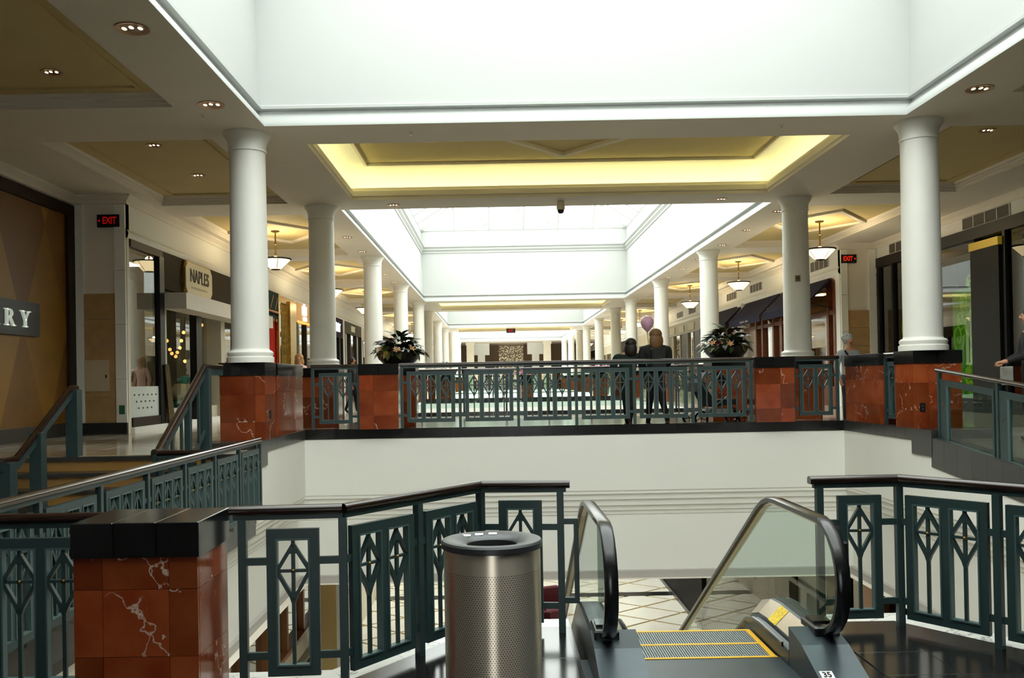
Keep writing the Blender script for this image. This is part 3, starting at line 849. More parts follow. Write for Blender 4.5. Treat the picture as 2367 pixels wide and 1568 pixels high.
def handrail_profile():
    w, h = 0.036, 0.052
    return [(-w + 0.010, 1.058), (-w, 1.068), (-w, 1.092), (-w + 0.012, 1.108), (-0.012, 1.112), (0.012, 1.112), (w - 0.012, 1.108), (w, 1.092), (w, 1.068), (w - 0.010, 1.058)]
def railing(p0, p1, z, layout, label, post0=True, post1=True, over=(0.0, 0.0), shear=0.0, group=None):
    a, c = Vector(p0), Vector(p1); L = (c - a).length; d = (c - a).normalized()
    t = thing('railing', label, 'railing', (a.x, a.y, z), math.atan2(d.y, d.x), group)
    b = MB(); b.prism(handrail_profile(), 'x', -over[0], L + over[1]); b.build('handrail', WOODRAIL, t, smooth=50)
    MB().box(-over[0] * 0.6, L + over[1] * 0.6, -0.02, 0.02, 1.028, 1.058).build('top_channel', TEAL, t)
    Ws = [panel_mesh(n)[1] for n in layout]
    np_ = len(layout)
    nposts = np_ + 1
    gap = (L - sum(Ws) - 0.048 * (np_ - 1) - 0.048) / (2 * np_)
    x = 0.024
    tabs = {}
    def post(xx): link('post', POST, t, (xx, 0, 0))
    if post0: post(0)
    for i, n in enumerate(layout):
        px = x + gap
        me, W = panel_mesh(n)
        p = link('panel', me, t, (px, 0, 0))
        for k in range(n):
            ox = ST + k * (OW + ST)
            link('motif', MOTIF, p, (ox, 0, 0.158)); link('boss', BOSS, p, (ox + OW / 2, 0, 0.158 + OH * 0.745))
        if gap > 0.004:
            key = round(gap, 4)
            if key not in tabs: tabs[key] = MB().box(0, gap, -0.012, 0.012, -0.022, 0.022).mesh('bracket', TEAL)
            for zz in (0.22, 0.78):
                link('bracket', tabs[key], t, (px - gap, 0, zz)); link('bracket', tabs[key], t, (px + W, 0, zz))
        x = px + W + gap
        if i < np_ - 1 or post1: post(x + 0.024)
        x += 0.048
    return t
KZ = 0.0
railing((-1.64, 15.52), (4.32, 15.52), KZ, [3] * 6, 'long green railing with six diamond-patterned panels in the middle', over=(0.03, 0.03))
railing((-3.16, 15.52), (-2.38, 15.52), KZ, [2], 'short green railing between red blocks, stair side of the middle railing', over=(0.03, 0.02))
railing((5.06, 15.52), (5.80, 15.52), KZ, [2], 'short green railing between red blocks, ramp side of the middle railing', over=(0.02, 0.03))
railing((V1 + 0.08, 14.07), (V1 + 0.08, 13.56), KZ, [1], 'narrow green railing end-on between the ramp pedestal and long red block', over=(0.02, 0.02))
LB = -1.04
railing((V0 + 0.07, 5.42), (V0 + 0.07, 12.38), LB, [3] * 7, 'long green landing railing running from the near pillar to the stairs pedestal', over=(0.05, 0.0))
railing((-3.22, 5.24), (-2.32, 5.24), LB, [3], 'dark green railing left of the red marble pillar', over=(0.1, 0.04))
railing((-1.53, 5.40), (-0.94, 5.43), LB, [1], 'single-panel green railing right of the red marble pillar', over=(0.09, 0.0), post1=True)
railing((-0.94, 5.43), (-0.14, 6.54), LB, [2, 2], 'angled green railing behind the steel bin', post0=False)
r_ = railing((-0.14, 6.54), (0.43, 6.48), LB, [1], 'single-panel green railing between the bin and the escalator', post0=False, over=(0.0, 0.07))
b = MB()
for (x0, x1, z0, z1) in ((0.57, 0.70, 0.80, 0.84), (0.57, 0.70, 0.24, 0.28), (0.665, 0.70, 0.28, 0.80)): b.box(x0, x1, -0.018, 0.018, z0, z1)
b.build('end_bracket', TEAL, r_)
railing((2.26, 6.44), (2.83, 6.46), LB, [1], 'single-panel green railing on the ramp side of the escalator', over=(0.07, 0.0))
railing((2.83, 6.46), (3.63, 5.36), LB, [2, 2], 'angled green railing on the ramp side of the escalator', post0=False)

# ramp railing with glass panels, following the slope
def ramp_rail():
    L = 9.0; sl = -0.0968
    t = thing('glass_ramp_railing', 'green railing with glass panels sloping down the ramp', 'railing', (V1 + 0.08, 12.42, -0.15), -PI / 2)
    def pz(x): return sl * x
    def strip(name, x0, x1, z0, z1, y0, y1, m, sm=None):
        return MB().prism([(x0, pz(x0) + z0), (x1, pz(x1) + z0), (x1, pz(x1) + z1), (x0, pz(x0) + z1)], 'y', y0, y1).build(name, m, t, smooth=sm)
    prof = [(y, z - 0.11) for y, z in handrail_profile()]
    b = MB(); k = len(prof)
    b.add([(0, y, z) for y, z in prof] + [(L, y, z + pz(L)) for y, z in prof], [(i, (i + 1) % k, k + (i + 1) % k, k + i) for i in range(k)] + [tuple(range(k - 1, -1, -1)), tuple(range(k, 2 * k))])
    b.build('handrail', WOODRAIL, t, smooth=50)
    x = 0.03
    for i in range(6):
        strip('post', x, x + 0.05, -0.06, 0.95, -0.024, 0.024, TEAL)
        strip('motif_panel', x + 0.07, x + 0.24, -0.02, 0.86, -0.016, 0.016, TEAL)
        strip('boss', x + 0.145, x + 0.165, 0.52, 0.545, -0.03, 0.03, BRASS)
        strip('top_rail', x + 0.24, x + 1.40, 0.78, 0.86, -0.018, 0.018, TEAL)
        strip('bottom_rail', x + 0.24, x + 1.40, -0.04, 0.05, -0.022, 0.022, TEAL_L)
        strip('stile', x + 0.24, x + 0.28, 0.05, 0.78, -0.018, 0.018, TEAL_L)
        strip('stile', x + 1.36, x + 1.40, 0.05, 0.78, -0.018, 0.018, TEAL)
        strip('glass_panel', x + 0.28, x + 1.36, 0.05, 0.78, -0.004, 0.004, RAILGLASS)
        x += 1.45
ramp_rail()

# stair handrails
def stair_rail(x, label, yb, yt, zb, zt, mids, ext_bottom, ext_top, panels=False, right=False):
    t = thing('stair_handrail', label, 'handrail', (x, yb, LZ))
    zb, zt = zb - LZ, zt - LZ
    pts = [(0, ext_bottom, zb), (0, 0, zb), (0, yt - yb, zt), (0, yt - yb + ext_top, zt)]
    b = MB(); hw = 0.035
    b.sweep_yz([(-hw, -0.03), (hw, -0.03), (hw, 0.012), (hw * 0.4, 0.028), (-hw * 0.4, 0.028), (-hw, 0.012)], [(p[1], p[2]) for p in pts])
    b.build('handrail', WOODRAIL, t, smooth=50)
    MB().sweep_yz([(-0.022, -0.12), (0.022, -0.12), (0.022, -0.03), (-0.022, -0.03)], [(p[1], p[2]) for p in pts]).build('side_plate', TEAL, t)
    slope = (zt - zb) / (yt - yb)
    for yy_, wd in mids:
        l = yy_ - yb
        zr = zb if l < 0 else (zt if l > yt - yb else zb + slope * l)
        step = max(0, min(5, math.floor((yy_ - 10.5) / 0.3) + 1))
        MB().box(-wd / 2, wd / 2, l - wd / 2, l + wd / 2, min(0.9, 0.18 * step), zr - 0.03).build('post', TEAL, t)
    if panels:
        for k in range(5):
            y0 = 0.12 + k * (yt - yb) / 5.2
            z0 = zb + slope * y0
            MB().box(-0.014, 0.014, y0, y0 + 0.05, z0 - 0.85, z0 - 0.12).build('baluster', TEAL, t)
        MB().prism([(0.05, zb - 0.86), (yt - yb, zt - 0.90), (yt - yb, zt - 0.84), (0.05, zb - 0.80)], 'x', -0.016, 0.016).build('bottom_rail', TEAL, t)
    return t
stair_rail(-3.86, 'dark sloping handrail on green posts against the stairs pedestal', 10.28, 11.95, 0.06, 1.05, [(10.3, 0.07), (11.3, 0.07), (12.0, 0.12)], -0.1, 0.75, True)
stair_rail(-5.50, 'dark sloping handrail on thick green posts in the middle of the stairs', 10.35, 11.70, 0.0, 0.80, [(10.15, 0.16), (10.85, 0.14), (11.78, 0.15)], -0.3, 0.16)
railing((-3.80, 10.22), (-3.32, 10.22), LB, [1], 'short green railing joining the stair handrail to the landing railing', over=(0.1, 0.0))

# glass railings of the next opening
def glass_rail(p0, p1, z, n, label, every=1):
    a, c = Vector(p0), Vector(p1); L = (c - a).length; d = (c - a).normalized()
    t = thing('glass_railing', label, 'railing', (a.x, a.y, z), math.atan2(d.y, d.x))
    MB().prism(handrail_profile(), 'x', 0, L).build('handrail', WOODRAIL, t)
    s_ = L / n
    gl = MB().box(0.05, s_ - 0.05, -0.005, 0.005, 0.10, 0.98).mesh('glass_panel', RAILGLASS)
    for k in range(n + 1): link('post', POST, t, (s_ * k, 0, 0))
    for k in range(n): link('glass_panel', gl, t, (s_ * k, 0, 0))
glass_rail((V0 + 0.3, 23.2), (V1 - 0.3, 23.2), 0, 8, 'glass railing behind the middle railing')
glass_rail((V0 + 0.3, 41.1), (V1 - 0.3, 41.1), 0, 8, 'glass railing at the far end of the next opening')

# ------------------------------------------------------------------ litter bin
def bin_():
    m, tt, p, out = nt('turned_steel')
    p.inputs['Base Color'].default_value = (0.92, 0.80, 0.66, 1); p.inputs['Metallic'].default_value = 1.0; p.inputs['Roughness'].default_value = 0.40
    p.inputs['Anisotropic'].default_value = 0.85; p.inputs['Anisotropic Rotation'].default_value = 0.25
    tg = tt.nodes.new('ShaderNodeTangent'); tg.direction_type = 'RADIAL'; tg.axis = 'Z'
    tt.links.new(tg.outputs[0], p.inputs['Tangent'])
    STEEL = m
    t = thing('litter_bin', 'round perforated steel litter bin with dark rim beside the escalator', 'litter bin', (-0.045, 4.66, LZ))
    R, H = 0.247, 0.940
    b = MB()
    nx_, nz_ = 112, 74
    z0, z1 = 0.05, 0.84
    dz = (z1 - z0) / nz_
    da = 2 * PI / nx_
    def P(a, z, r=R): return (r * math.cos(a), r * math.sin(a), z)
    for j in range(nz_):
        for i in range(nx_):
            a0 = (i + (0.5 if j % 2 else 0)) * da; zc = z0 + (j + 0.5) * dz
            ac = a0 + da / 2
            sq = [(a0, z0 + j * dz), (a0 + da, z0 + j * dz), (a0 + da, z0 + (j + 1) * dz), (a0, z0 + (j + 1) * dz)]
            hr = 0.0031
            hx = [(ac + hr / R * math.cos(PI * (-0.75 + 0.5 * k)), zc + hr * math.sin(PI * (-0.75 + 0.5 * k))) for k in range(4)]
            b.add([P(*p) for p in sq] + [P(*p) for p in hx], [(k, (k + 1) % 4, 4 + (k + 1) % 4, 4 + k) for k in range(4)])
    o = b.build('perforated_wall', STEEL, t, smooth=60); o['kind'] = 'stuff'
    MB().lathe([(R - 0.02, 0.0), (R - 0.02, 0.05), (R + 0.0005, 0.05), (R + 0.0005, 0.052), (R - 0.012, 0.053)], 72, cap=False).build('base_ring', BLACKMETAL, t, smooth=30)
    MB().lathe([(R, z1), (R, H), (R - 0.006, H), (R - 0.006, z1)], 96, cap=False).build('top_band', STEEL, t, smooth=40)
    MB().lathe([(R - 0.012, 0.02), (R - 0.012, H - 0.02)], 48, cap=False).build('liner', mat('liner', (0.006, 0.006, 0.006), 0.7), t, smooth=40)
    lid = MB().lathe([(R + 0.004, H), (R + 0.012, H + 0.004), (R + 0.012, H + 0.030), (R + 0.004, H + 0.040), (R - 0.02, H + 0.044), (0.135, H + 0.020), (0.128, H + 0.012), (0.128, H - 0.06)], 72, cap=False).build('lid', mat('lid_metal', (0.055, 0.060, 0.062), 0.4, 0.4), t, smooth=35)
    MB().lathe([(0.128, H - 0.06), (0.001, H - 0.07)], 48, cap=False).build('bag', mat('liner', (0.006,) * 3), t)
    STICK = mat('white_sticker', (0.8, 0.8, 0.78), 0.5)
    for a, rr in ((2.35, 0.19), (1.95, 0.185), (1.55, 0.187)):
        x, y = rr * math.cos(a), rr * math.sin(a)
        zz = H + 0.044 - (0.227 - rr) * 0.26
        s = 0.011
        MB().add([(x - 0.022, y - s, zz + 0.0015 - 0.002), (x + 0.022, y - s, zz + 0.0015 - 0.002), (x + 0.022, y + s, zz + 0.006), (x - 0.022, y + s, zz + 0.006)], [(0, 1, 2, 3)]).build('sticker', STICK, lid)
bin_()

# ------------------------------------------------------------------ escalator
def text_mesh(body, size, m, sx=1.0, extrude=0.004, bold=0.0, align='CENTER'):
    cu = bpy.data.curves.new('lettering', 'FONT'); cu.body = body; cu.size = size; cu.extrude = extrude; cu.offset = bold
    cu.align_x = align; cu.align_y = 'CENTER'; cu.resolution_u = 3
    ob = bpy.data.objects.new('lettering', cu); COL.objects.link(ob)
    dg = bpy.context.evaluated_depsgraph_get()
    me = bpy.data.meshes.new_from_object(ob.evaluated_get(dg))
    bpy.data.objects.remove(ob); bpy.data.curves.remove(cu)
    for v in me.vertices: v.co.x *= sx
    me.materials.clear(); me.materials.append(m)
    return me
def escalator():
    E0 = 1.29
    t = thing('escalator', 'escalator going down with black handrails and glass sides', 'escalator', (E0, 5.0, LZ))
    ox = -5.0
    # path of the truss (y,z) relative: level then 30 degrees down
    s30 = math.tan(math.radians(30))
    bend, yend = 6.42 + ox, 14.6 + ox
    def path(off0=0.0, bend_=bend):
        return [(5.60 + ox, off0), (bend_ - 0.25, off0), (bend_ - 0.08, off0 - 0.012), (bend_ + 0.08, off0 - 0.055), (bend_ + 0.3, off0 - 0.055 - 0.22 * s30), (yend, off0 - 0.055 - s30 * (yend - bend_ - 0.08))]
    # floor plate
    MB().box(-0.80, 0.80, 4.2 + ox, 5.79 + ox, -0.03, 0.004).build('floor_plate', STEELDARK, t)
    # steps
    stm = MB(); stm.box(-0.455, 0.455, 0.0, 0.318, -0.16, 0.0)
    for k in range(56):
        x = -0.44 + k * 0.016
        stm.box(x, x + 0.008, 0.0, 0.318, 0.0, 0.012)
    stm = stm.mesh('step', STEP)
    edge = MB(); edge.box(-0.455, 0.455, 0.29, 0.318, 0.0, 0.014); edge.box(-0.455, -0.42, 0.0, 0.318, 0.0, 0.0145); edge.box(0.42, 0.455, 0.0, 0.318, 0.0, 0.0145)
    edge = edge.mesh('yellow_edge', YELLOW)
    y, z = 5.79 + ox, -0.012
    MB().box(-0.455, 0.455, y - 0.02, y + 0.006, -0.01, 0.008).build('comb_plate', YELLOW, t)
    for k in range(26):
        p = link('step', stm, t, (0, y + 0.003, z)); link('yellow_edge', edge, p)
        y += 0.32
        if k >= 1: z -= 0.185 if k > 1 else 0.13
    for s_, in ((-1,), (1,)):
        # deck and skirt (profile: lateral x, offset normal to the path)
        pr = [(0.468, -0.25), (0.468, 0.10), (0.50, 0.12), (0.505, 0.14), (0.60, 0.235), (0.615, 0.245), (0.735, 0.245), (0.75, 0.23), (0.75, -0.30)]
        d = MB().sweep_yz([(s_ * x, n) for x, n in pr], path()).build('deck', STEELDARK, t, smooth=20)
        MB().sweep_yz([(s_ * x, n) for x, n in [(0.508, 0.146), (0.598, 0.236), (0.596, 0.240), (0.506, 0.150)]], [(p[0] if i else p[0] + 0.02, p[1]) for i, p in enumerate(path())]).build('deck_plate', STEEL, d)
        MB().sweep_yz([(s_ * x, n) for x, n in [(0.455, 0.10), (0.468, 0.085), (0.468, 0.125), (0.455, 0.12)]], [(p[0] + 0.1 if i == 0 else p[0], p[1]) for i, p in enumerate(path())]).build('skirt_brush', RUBBER, d)
        # front end plate, sloping back
        fp = MB(); fp.prism([(5.60 + ox, -0.1), (4.86 + ox, -0.1), (4.86 + ox, 0.02), (5.36 + ox, 0.20), (5.60 + ox, 0.245)], 'x', s_ * 0.47, s_ * 0.75); fp.build('front_plate', STEELDARK, t)
        # handrail: inlet, newel curve, level run, descent
        hz, r, yc = 0.91, 0.335, 5.53 + ox
        pts = [(yc + 0.10, hz - 2 * r)] + [(yc - r * math.sin(q * PI / 10), hz - r - r * math.cos(q * PI / 10)) for q in range(0, 11)]
        hb = 6.66 + ox
        pts += [(hb - 0.28, hz), (hb - 0.12, hz - 0.012), (hb + 0.02, hz - 0.05), (hb + 0.16, hz - 0.115), (yend, hz - 0.115 - s30 * (yend - hb - 0.16))]
        hx = 0.662
        hp = [(-0.040, -0.016), (-0.040, 0.012), (-0.030, 0.020), (0.030, 0.020), (0.040, 0.012), (0.040, -0.016)]
        h = MB().sweep_yz([(s_ * hx + x, -n) for x, n in hp] if False else [(s_ * hx + x, n) for x, n in hp], pts).build('handrail', RUBBER, t, smooth=50)
        MB().sweep_yz([(s_ * hx + x, n) for x, n in [(-0.020, -0.034), (0.020, -0.034), (0.020, -0.017), (-0.020, -0.017)]], pts).build('guide_rail', STEEL, h)
        # glass between deck and handrail
        gpts = [(yy_, zz_) for yy_, zz_ in pts[1:]]
        top = gpts; bot = [(yend, 0.22 - 0.055 - s30 * (yend - bend - 0.08)), (bend + 0.1, 0.17), (bend - 0.1, 0.22), (5.5 + ox, 0.22)]
        MB().prism([(a, b_) for a, b_ in top] + bot, 'x', s_ * hx - 0.005, s_ * hx + 0.005).build('glass_panel', ESCGLASS, t)
        MB().box(s_ * hx - 0.055, s_ * hx + 0.055, yc + 0.02, yc + 0.16, hz - 2 * r - 0.09, hz - 2 * r + 0.05).build('handrail_inlet', RUBBER, t)
        MB().cbox(s_ * hx - 0.075, s_ * hx + 0.075, yc - 0.07, yc + 0.20, 0.20, 0.275, 0.01).build('inlet_box', RUBBER, t)
    MB().cbox(0.705, 0.76, 5.36 + ox, 5.46 + ox, 0.66, 0.80, 0.008).build('stop_box', BLACKMETAL, t); MB().box(0.69, 0.72, 5.39 + ox, 5.43 + ox, 0.70, 0.74).build('stop_bracket', STEELDARK, t)
    # yellow caution label on the deck, number sticker on the front plate
    d = MB().add([(0.506, 5.98 + ox, 0.1425), (0.597, 5.98 + ox, 0.2335), (0.597, 6.14 + ox, 0.2335), (0.506, 6.14 + ox, 0.1425)], [(0, 1, 2, 3)])
    for v in range(4): d.v[v] = (d.v[v][0] - 0.004, d.v[v][1], d.v[v][2] + 0.006)
    d.build('caution_label', mat('caution_yellow', (0.75, 0.52, 0.03), 0.45, var=0.35, scale=60), t)
    ang = math.atan2(0.18, 0.50)
    sx, sy, sz = 0.525, 5.10 + ox, 0.02 + 0.18 * 0.24 / 0.50
    rot = (ang, 0, 0)
    q = MB().box(-0.036, 0.036, -0.034, 0.034, 0, 0.002).build('number_sticker', mat('white_sticker', (0.8, 0.8, 0.78), 0.5), t, loc=(sx, sy, sz), rot=rot)
    link('lettering', text_mesh('35', 0.062, BLACKMETAL, 0.8, 0.0006, 0.002), q, (0, 0, 0.0026))
escalator()

# ------------------------------------------------------------------ shop fronts
def part(name, b, m, parent, smooth=None):
    """geometry given in world coordinates, stored relative to its thing"""
    L = parent.location
    b.v = [(x - L.x, y - L.y, z - L.z) for x, y, z in b.v]
    return b.build(name, m, parent, smooth)
class Side:
    """one shop wall: plane x, sgn -1 = stair side, +1 = ramp side; d > 0 comes out into the mall"""
    def __init__(s, x, sgn): s.x, s.sgn = x, sgn
    def box(s, b, y0, y1, d0, d1, z0, z1):
        xa, xb = sorted((s.x - s.sgn * d0, s.x - s.sgn * d1))
        return b.box(xa, xb, y0, y1, z0, z1)
    def B(s, name, m, t, *args): return part(name, s.box(MB(), *args), m, t)
    def thing(s, name, label, cat, y, z=FZ, group=None): return thing(name, label, cat, (s.x, y, z), 0, group)
    def text(s, t, body, y, z, d, size, m, sx=1.0, bold=0.0, name='lettering', ex=0.01):
        L = t.location
        return link(name, text_mesh(body, size, m, sx, ex, bold), t, (s.x - s.sgn * d - L.x, y - L.y, z - L.z), (PI / 2, 0, PI / 2 if s.sgn < 0 else -PI / 2))
LF, LN, RF, RN = Side(WL1, -1), Side(WL0, -1), Side(WR1, 1), Side(WR0, 1)
SHOPLIGHT = emission('shop_light', (1.0, 0.86, 0.62), 5.0)
def interior(S, t, y0, y1, z1, depth=2.6, m=INTERIOR, light=True, lm=None):
    b = MB()
    S.box(b, y0, y1, -depth - 0.05, -depth, FZ, z1)
    S.box(b, y0, y0 + 0.05, -depth, -0.12, FZ, z1); S.box(b, y1 - 0.05, y1, -depth, -0.12, FZ, z1)
    S.box(b, y0, y1, -depth, -0.12, z1 - 0.03, z1)
    S.box(b, y0, y1, -depth, -0.12, FZ - 0.02, FZ + 0.01)
    part('shop_room', b, m, t)
    if light:
        n = max(1, int((y1 - y0) / 2))
        for k in range(n):
            yc = y0 + (y1 - y0) * (k + 0.5) / n
            S.B('ceiling_light', lm or SHOPLIGHT, t, yc - 0.35, yc + 0.35, -1.6, -1.3, z1 - 0.06, z1 - 0.035)

# --- gold hoarding with the dark sign
def hoarding():
    S = LN
    t = S.thing('shop_hoarding', 'gold-brown harlequin shop hoarding with dark frame at the stairs', 'hoarding', 15.0)
    A = argyle('harlequin_print')
    S.B('board', A, t, 9.0, 16.88, -0.1, 0.0, 0.12, 4.02)
    S.B('frame_top', DARKBROWN, t, 9.0, 17.14, -0.1, 0.06, 4.02, 4.23)
    S.B('frame_side', DARKBROWN, t, 16.88, 17.14, -0.1, 0.06, 0.12, 4.02)
    S.B('plinth', BLACKSIDE, t, 11.6, 17.14, -0.1, 0.08, FZ, 0.14)
    glint = emission('small_lamp', (1.0, 0.55, 0.12), 1.6)
    sg = S.thing('shop_sign', 'dark grey sign plate with white serif letters on the gold hoarding', 'sign', 14.6, 1.7)
    S.B('plate', mat('sign_grey', (0.030, 0.034, 0.034), 0.4), sg, 13.2, 15.78, 0.005, 0.06, 1.69, 2.265)
    LET = mat('sign_letter', (0.85, 0.87, 0.80), 0.4, emit=(0.9, 1.0, 0.9), estr=0.25)
    def letter(ch, y0):
        b = MB(); h, z0, th = 0.275, 1.83, 0.055
        def bx(a, c, e, f): S.box(b, y0 + a, y0 + c, 0.06, 0.095, z0 + e, z0 + f)
        def poly(p):
            xa, xb = S.x + 0.06, S.x + 0.095
            b.prism([(y0 + u, z0 + w) for u, w in p], 'x', xa, xb)
        if ch == 'R':
            bx(0.04, 0.04 + th, 0.0, h); bx(0.0, 0.14, 0.0, 0.018); bx(0.0, 0.10, h - 0.018, h)
            n = 10
            for k in range(n):
                a0, a1 = -PI / 2 + PI * k / n, -PI / 2 + PI * (k + 1) / n
                def P(a, r1, r2): return (0.14 + r1 * math.cos(a), 0.205 + r2 * math.sin(a))
                poly([P(a0, 0.105, 0.07), P(a1, 0.105, 0.07), P(a1, 0.055, 0.052), P(a0, 0.055, 0.052)])
            bx(0.09, 0.145, h - 0.018, h); bx(0.09, 0.145, 0.135, 0.153)
            poly([(0.13, 0.14), (0.185, 0.14), (0.30, 0.0), (0.235, 0.0)]); bx(0.23, 0.33, 0.0, 0.016)
        else:
            poly([(0.05, h), (0.12, h), (0.21, 0.12), (0.16, 0.10)]); poly([(0.29, h), (0.315, h), (0.20, 0.12), (0.175, 0.12)])
            bx(0.155, 0.155 + th, 0.0, 0.13); bx(0.11, 0.255, 0.0, 0.018); bx(0.02, 0.16, h - 0.018, h); bx(0.25, 0.35, h - 0.018, h)
        part('letter', b, LET, sg)
    for ch, y in (('R', 14.14), ('R', 14.62), ('Y', 15.08)): letter(ch, y)
hoarding()

# --- NAPLES
def naples():
    S = LF; y0, y1 = 17.36, 26.6
    t = S.thing('storefront', 'dark bronze shop front with lettered plaque and pale canopy', 'shop front', y0)
    interior(S, t, y0, y1, HDR, 2.6, INTERIOR)
    for a, c in ((18.80, 19.06), (21.05, 21.42), (26.3, 26.6)): S.B('mullion', BLACKMETAL, t, a, c, -0.12, 0.04, FZ, 3.5)
    S.B('head', DARKBROWN, t, y0, 19.0, -0.12, 0.03, 3.48, HDR)
    S.B('fascia_panel', OLIVE, t, 19.0, y1, -0.12, 0.02, 2.85, HDR)
    S.B('sill', DARKBROWN, t, y0, 18.8, -0.12, 0.03, 0.02, 0.2)
    S.B('kerb_step', WHITE, t, y0, y1, -0.12, 0.06, FZ, 0.02)
    S.B('glass_pane', GLASS, t, y0, 18.8, -0.03, -0.02, 0.2, 3.48)
    fr = mat('frosted_film', (0.62, 0.68, 0.64), 0.7)
    f = S.B('frosted_film', fr, t, y0, 18.8, -0.018, -0.016, 0.2, 0.80)
    dot = MB()
    for r in range(3):
        for k in range(6 - r):
            S.box(dot, y0 + 0.15 + 0.22 * k + 0.1 * r, y0 + 0.21 + 0.22 * k + 0.1 * r, -0.015, -0.012, 0.62 - 0.13 * r, 0.65 - 0.13 * r)
    part('film_dots', dot, BLACKMETAL, t)['kind'] = 'stuff'
    for a, c in ((19.06, 21.05), (21.42, 23.0), (23.3, 26.3)): S.B('glass_pane', GLASS, t, a, c, -0.35, -0.34, 0.3, 2.5)
    for a, c in ((19.06, 19.2), (22.98, 23.3)): S.B('jamb', mat('pale_jamb', (0.5, 0.46, 0.36), 0.5), t, a, c, -0.4, 0.02, FZ, 2.5)
    S.B('plinth', mat('pale_jamb', (0.5, 0.46, 0.36)), t, 19.2, y1, -0.4, -0.1, 0.02, 0.3)
    S.B('canopy', mat('canopy_grey', (0.66, 0.62, 0.55), 0.6, var=0.04), t, 19.05, 26.4, 0.0, 0.5, 2.42, 2.76)
    # plaque
    sg = S.thing('shop_sign', 'octagonal cream plaque reading NAPLES above the pale canopy', 'sign', 21.1, 2.9)
    def octa(e, z0, z1, ya, yb, c=0.16): return [(ya + e, z0 + c), (ya + c, z0 + e), (yb - c, z0 + e), (yb - e, z0 + c), (yb - e, z1 - c), (yb - c, z1 - e), (ya + c, z1 - e), (ya + e, z1 - c)]
    part('rim', MB().prism(octa(0, 2.84, 3.60, 20.15, 22.05), 'x', S.x + 0.02, S.x + 0.10), GOLD, sg)
    part('plate', MB().prism(octa(0.03, 2.84, 3.60, 20.15, 22.05), 'x', S.x + 0.10, S.x + 0.115), mat('plaque_cream', (0.72, 0.66, 0.47), 0.5), sg)
    DK = mat('plaque_ink', (0.04, 0.03, 0.02), 0.6)
    S.text(sg, 'NAPLES', 21.1, 3.28, 0.117, 0.42, DK, 0.93, 0.004)
    bars = MB()
    for k in range(9): S.box(bars, 20.55 + k * 0.125, 20.62 + k * 0.125, 0.116, 0.119, 3.0, 3.045)
    part('small_print', bars, mat('plaque_ink_pale', (0.45, 0.38, 0.22), 0.6), sg)['kind'] = 'stuff'
    # fairy lights in the window
    fl = thing('fairy_lights', 'string of orange fairy lights hanging in a V behind the glass', 'string lights', (-7.45, 21.0, 1.4))
    pts = [(20.4, 2.049), (20.52, 1.991), (20.64, 1.828), (20.82, 1.637), (20.94, 1.549), (21.19, 1.487), (21.3, 1.583), (21.47, 1.697), (21.58, 1.87), (21.75, 2.076)]
    more = [(21.81, 1.387), (22.64, 1.817), (22.89, 2.052), (23.1, 2.334)]
    part('cord', MB().tube([(-7.5, y, z) for y, z in [(20.2, 2.5)] + pts + [(21.9, 2.5)]], 0.006, 5), BLACKMETAL, fl)
    part('cord', MB().tube([(-7.5, y, z) for y, z in [(21.5, 1.3)] + more + [(23.2, 2.5)]], 0.006, 5), BLACKMETAL, fl)
    bm_ = MB().sphere((0, 0, 0), 0.042, 8, 6).mesh('bulb', emission('fairy_bulb', (1.0, 0.42, 0.10), 3.2), 60)
    for y, z in pts + more: link('bulb', bm_, fl, (-7.5 + 7.45, y - 21.0, z - 1.4))
    # folded cloths on a stand in the window
    stn = thing('display_stand', 'cream bundle with green cloths on a window stand', 'display', (-7.64, 22.0, 0.22))
    MB().box(-0.3, 0.3, -0.6, 0.6, -0.4, 0.0).build('stand', mat('pale_jamb', (0.5, 0.46, 0.36)), stn)
    def lump(name, c, r, m, seed):
        rnd = random.Random(seed); b = MB().sphere(c, r, 20, 12)
        b.v = [tuple(c[i] + (p[i] - c[i]) * (1 + 0.13 * math.sin(9 * p[1] + seed) * math.cos(11 * p[2] + 5 * p[0]) + rnd.uniform(-0.05, 0.05)) for i in range(3)) for p in b.v]
        return b.build(name, m, stn, smooth=60)
    TC = mat('green_cloth', (0.02, 0.17, 0.11), 0.9, var=0.4, scale=20)
    lump('cloth', (0, 0, 0.12), (0.3, 0.55, 0.14), TC, 1)
    lump('bundle', (0, 0.05, 0.40), (0.28, 0.5, 0.24), mat('cream_cloth', (0.48, 0.40, 0.26), 0.9, var=0.15), 2)
    lump('cloth', (0, 0.2, 0.68), (0.2, 0.34, 0.13), TC, 3)
    pst = thing('wooden_post', 'slim leaning wooden post at the edge of the lettered shop', 'post', (-6.9, 19.2, FZ))
    MB().tube([(0, 0, 0), (-0.02, -0.22, 1.35)], [0.09, 0.06], 4).build('shaft', mat('old_wood', (0.16, 0.12, 0.055), 0.6, var=0.2, scale=12), pst)
    MB().box(-0.1, 0.1, -0.1, 0.1, 0, 0.06).build('foot', mat('old_wood', (0.16, 0.12, 0.055)), pst)
naples()

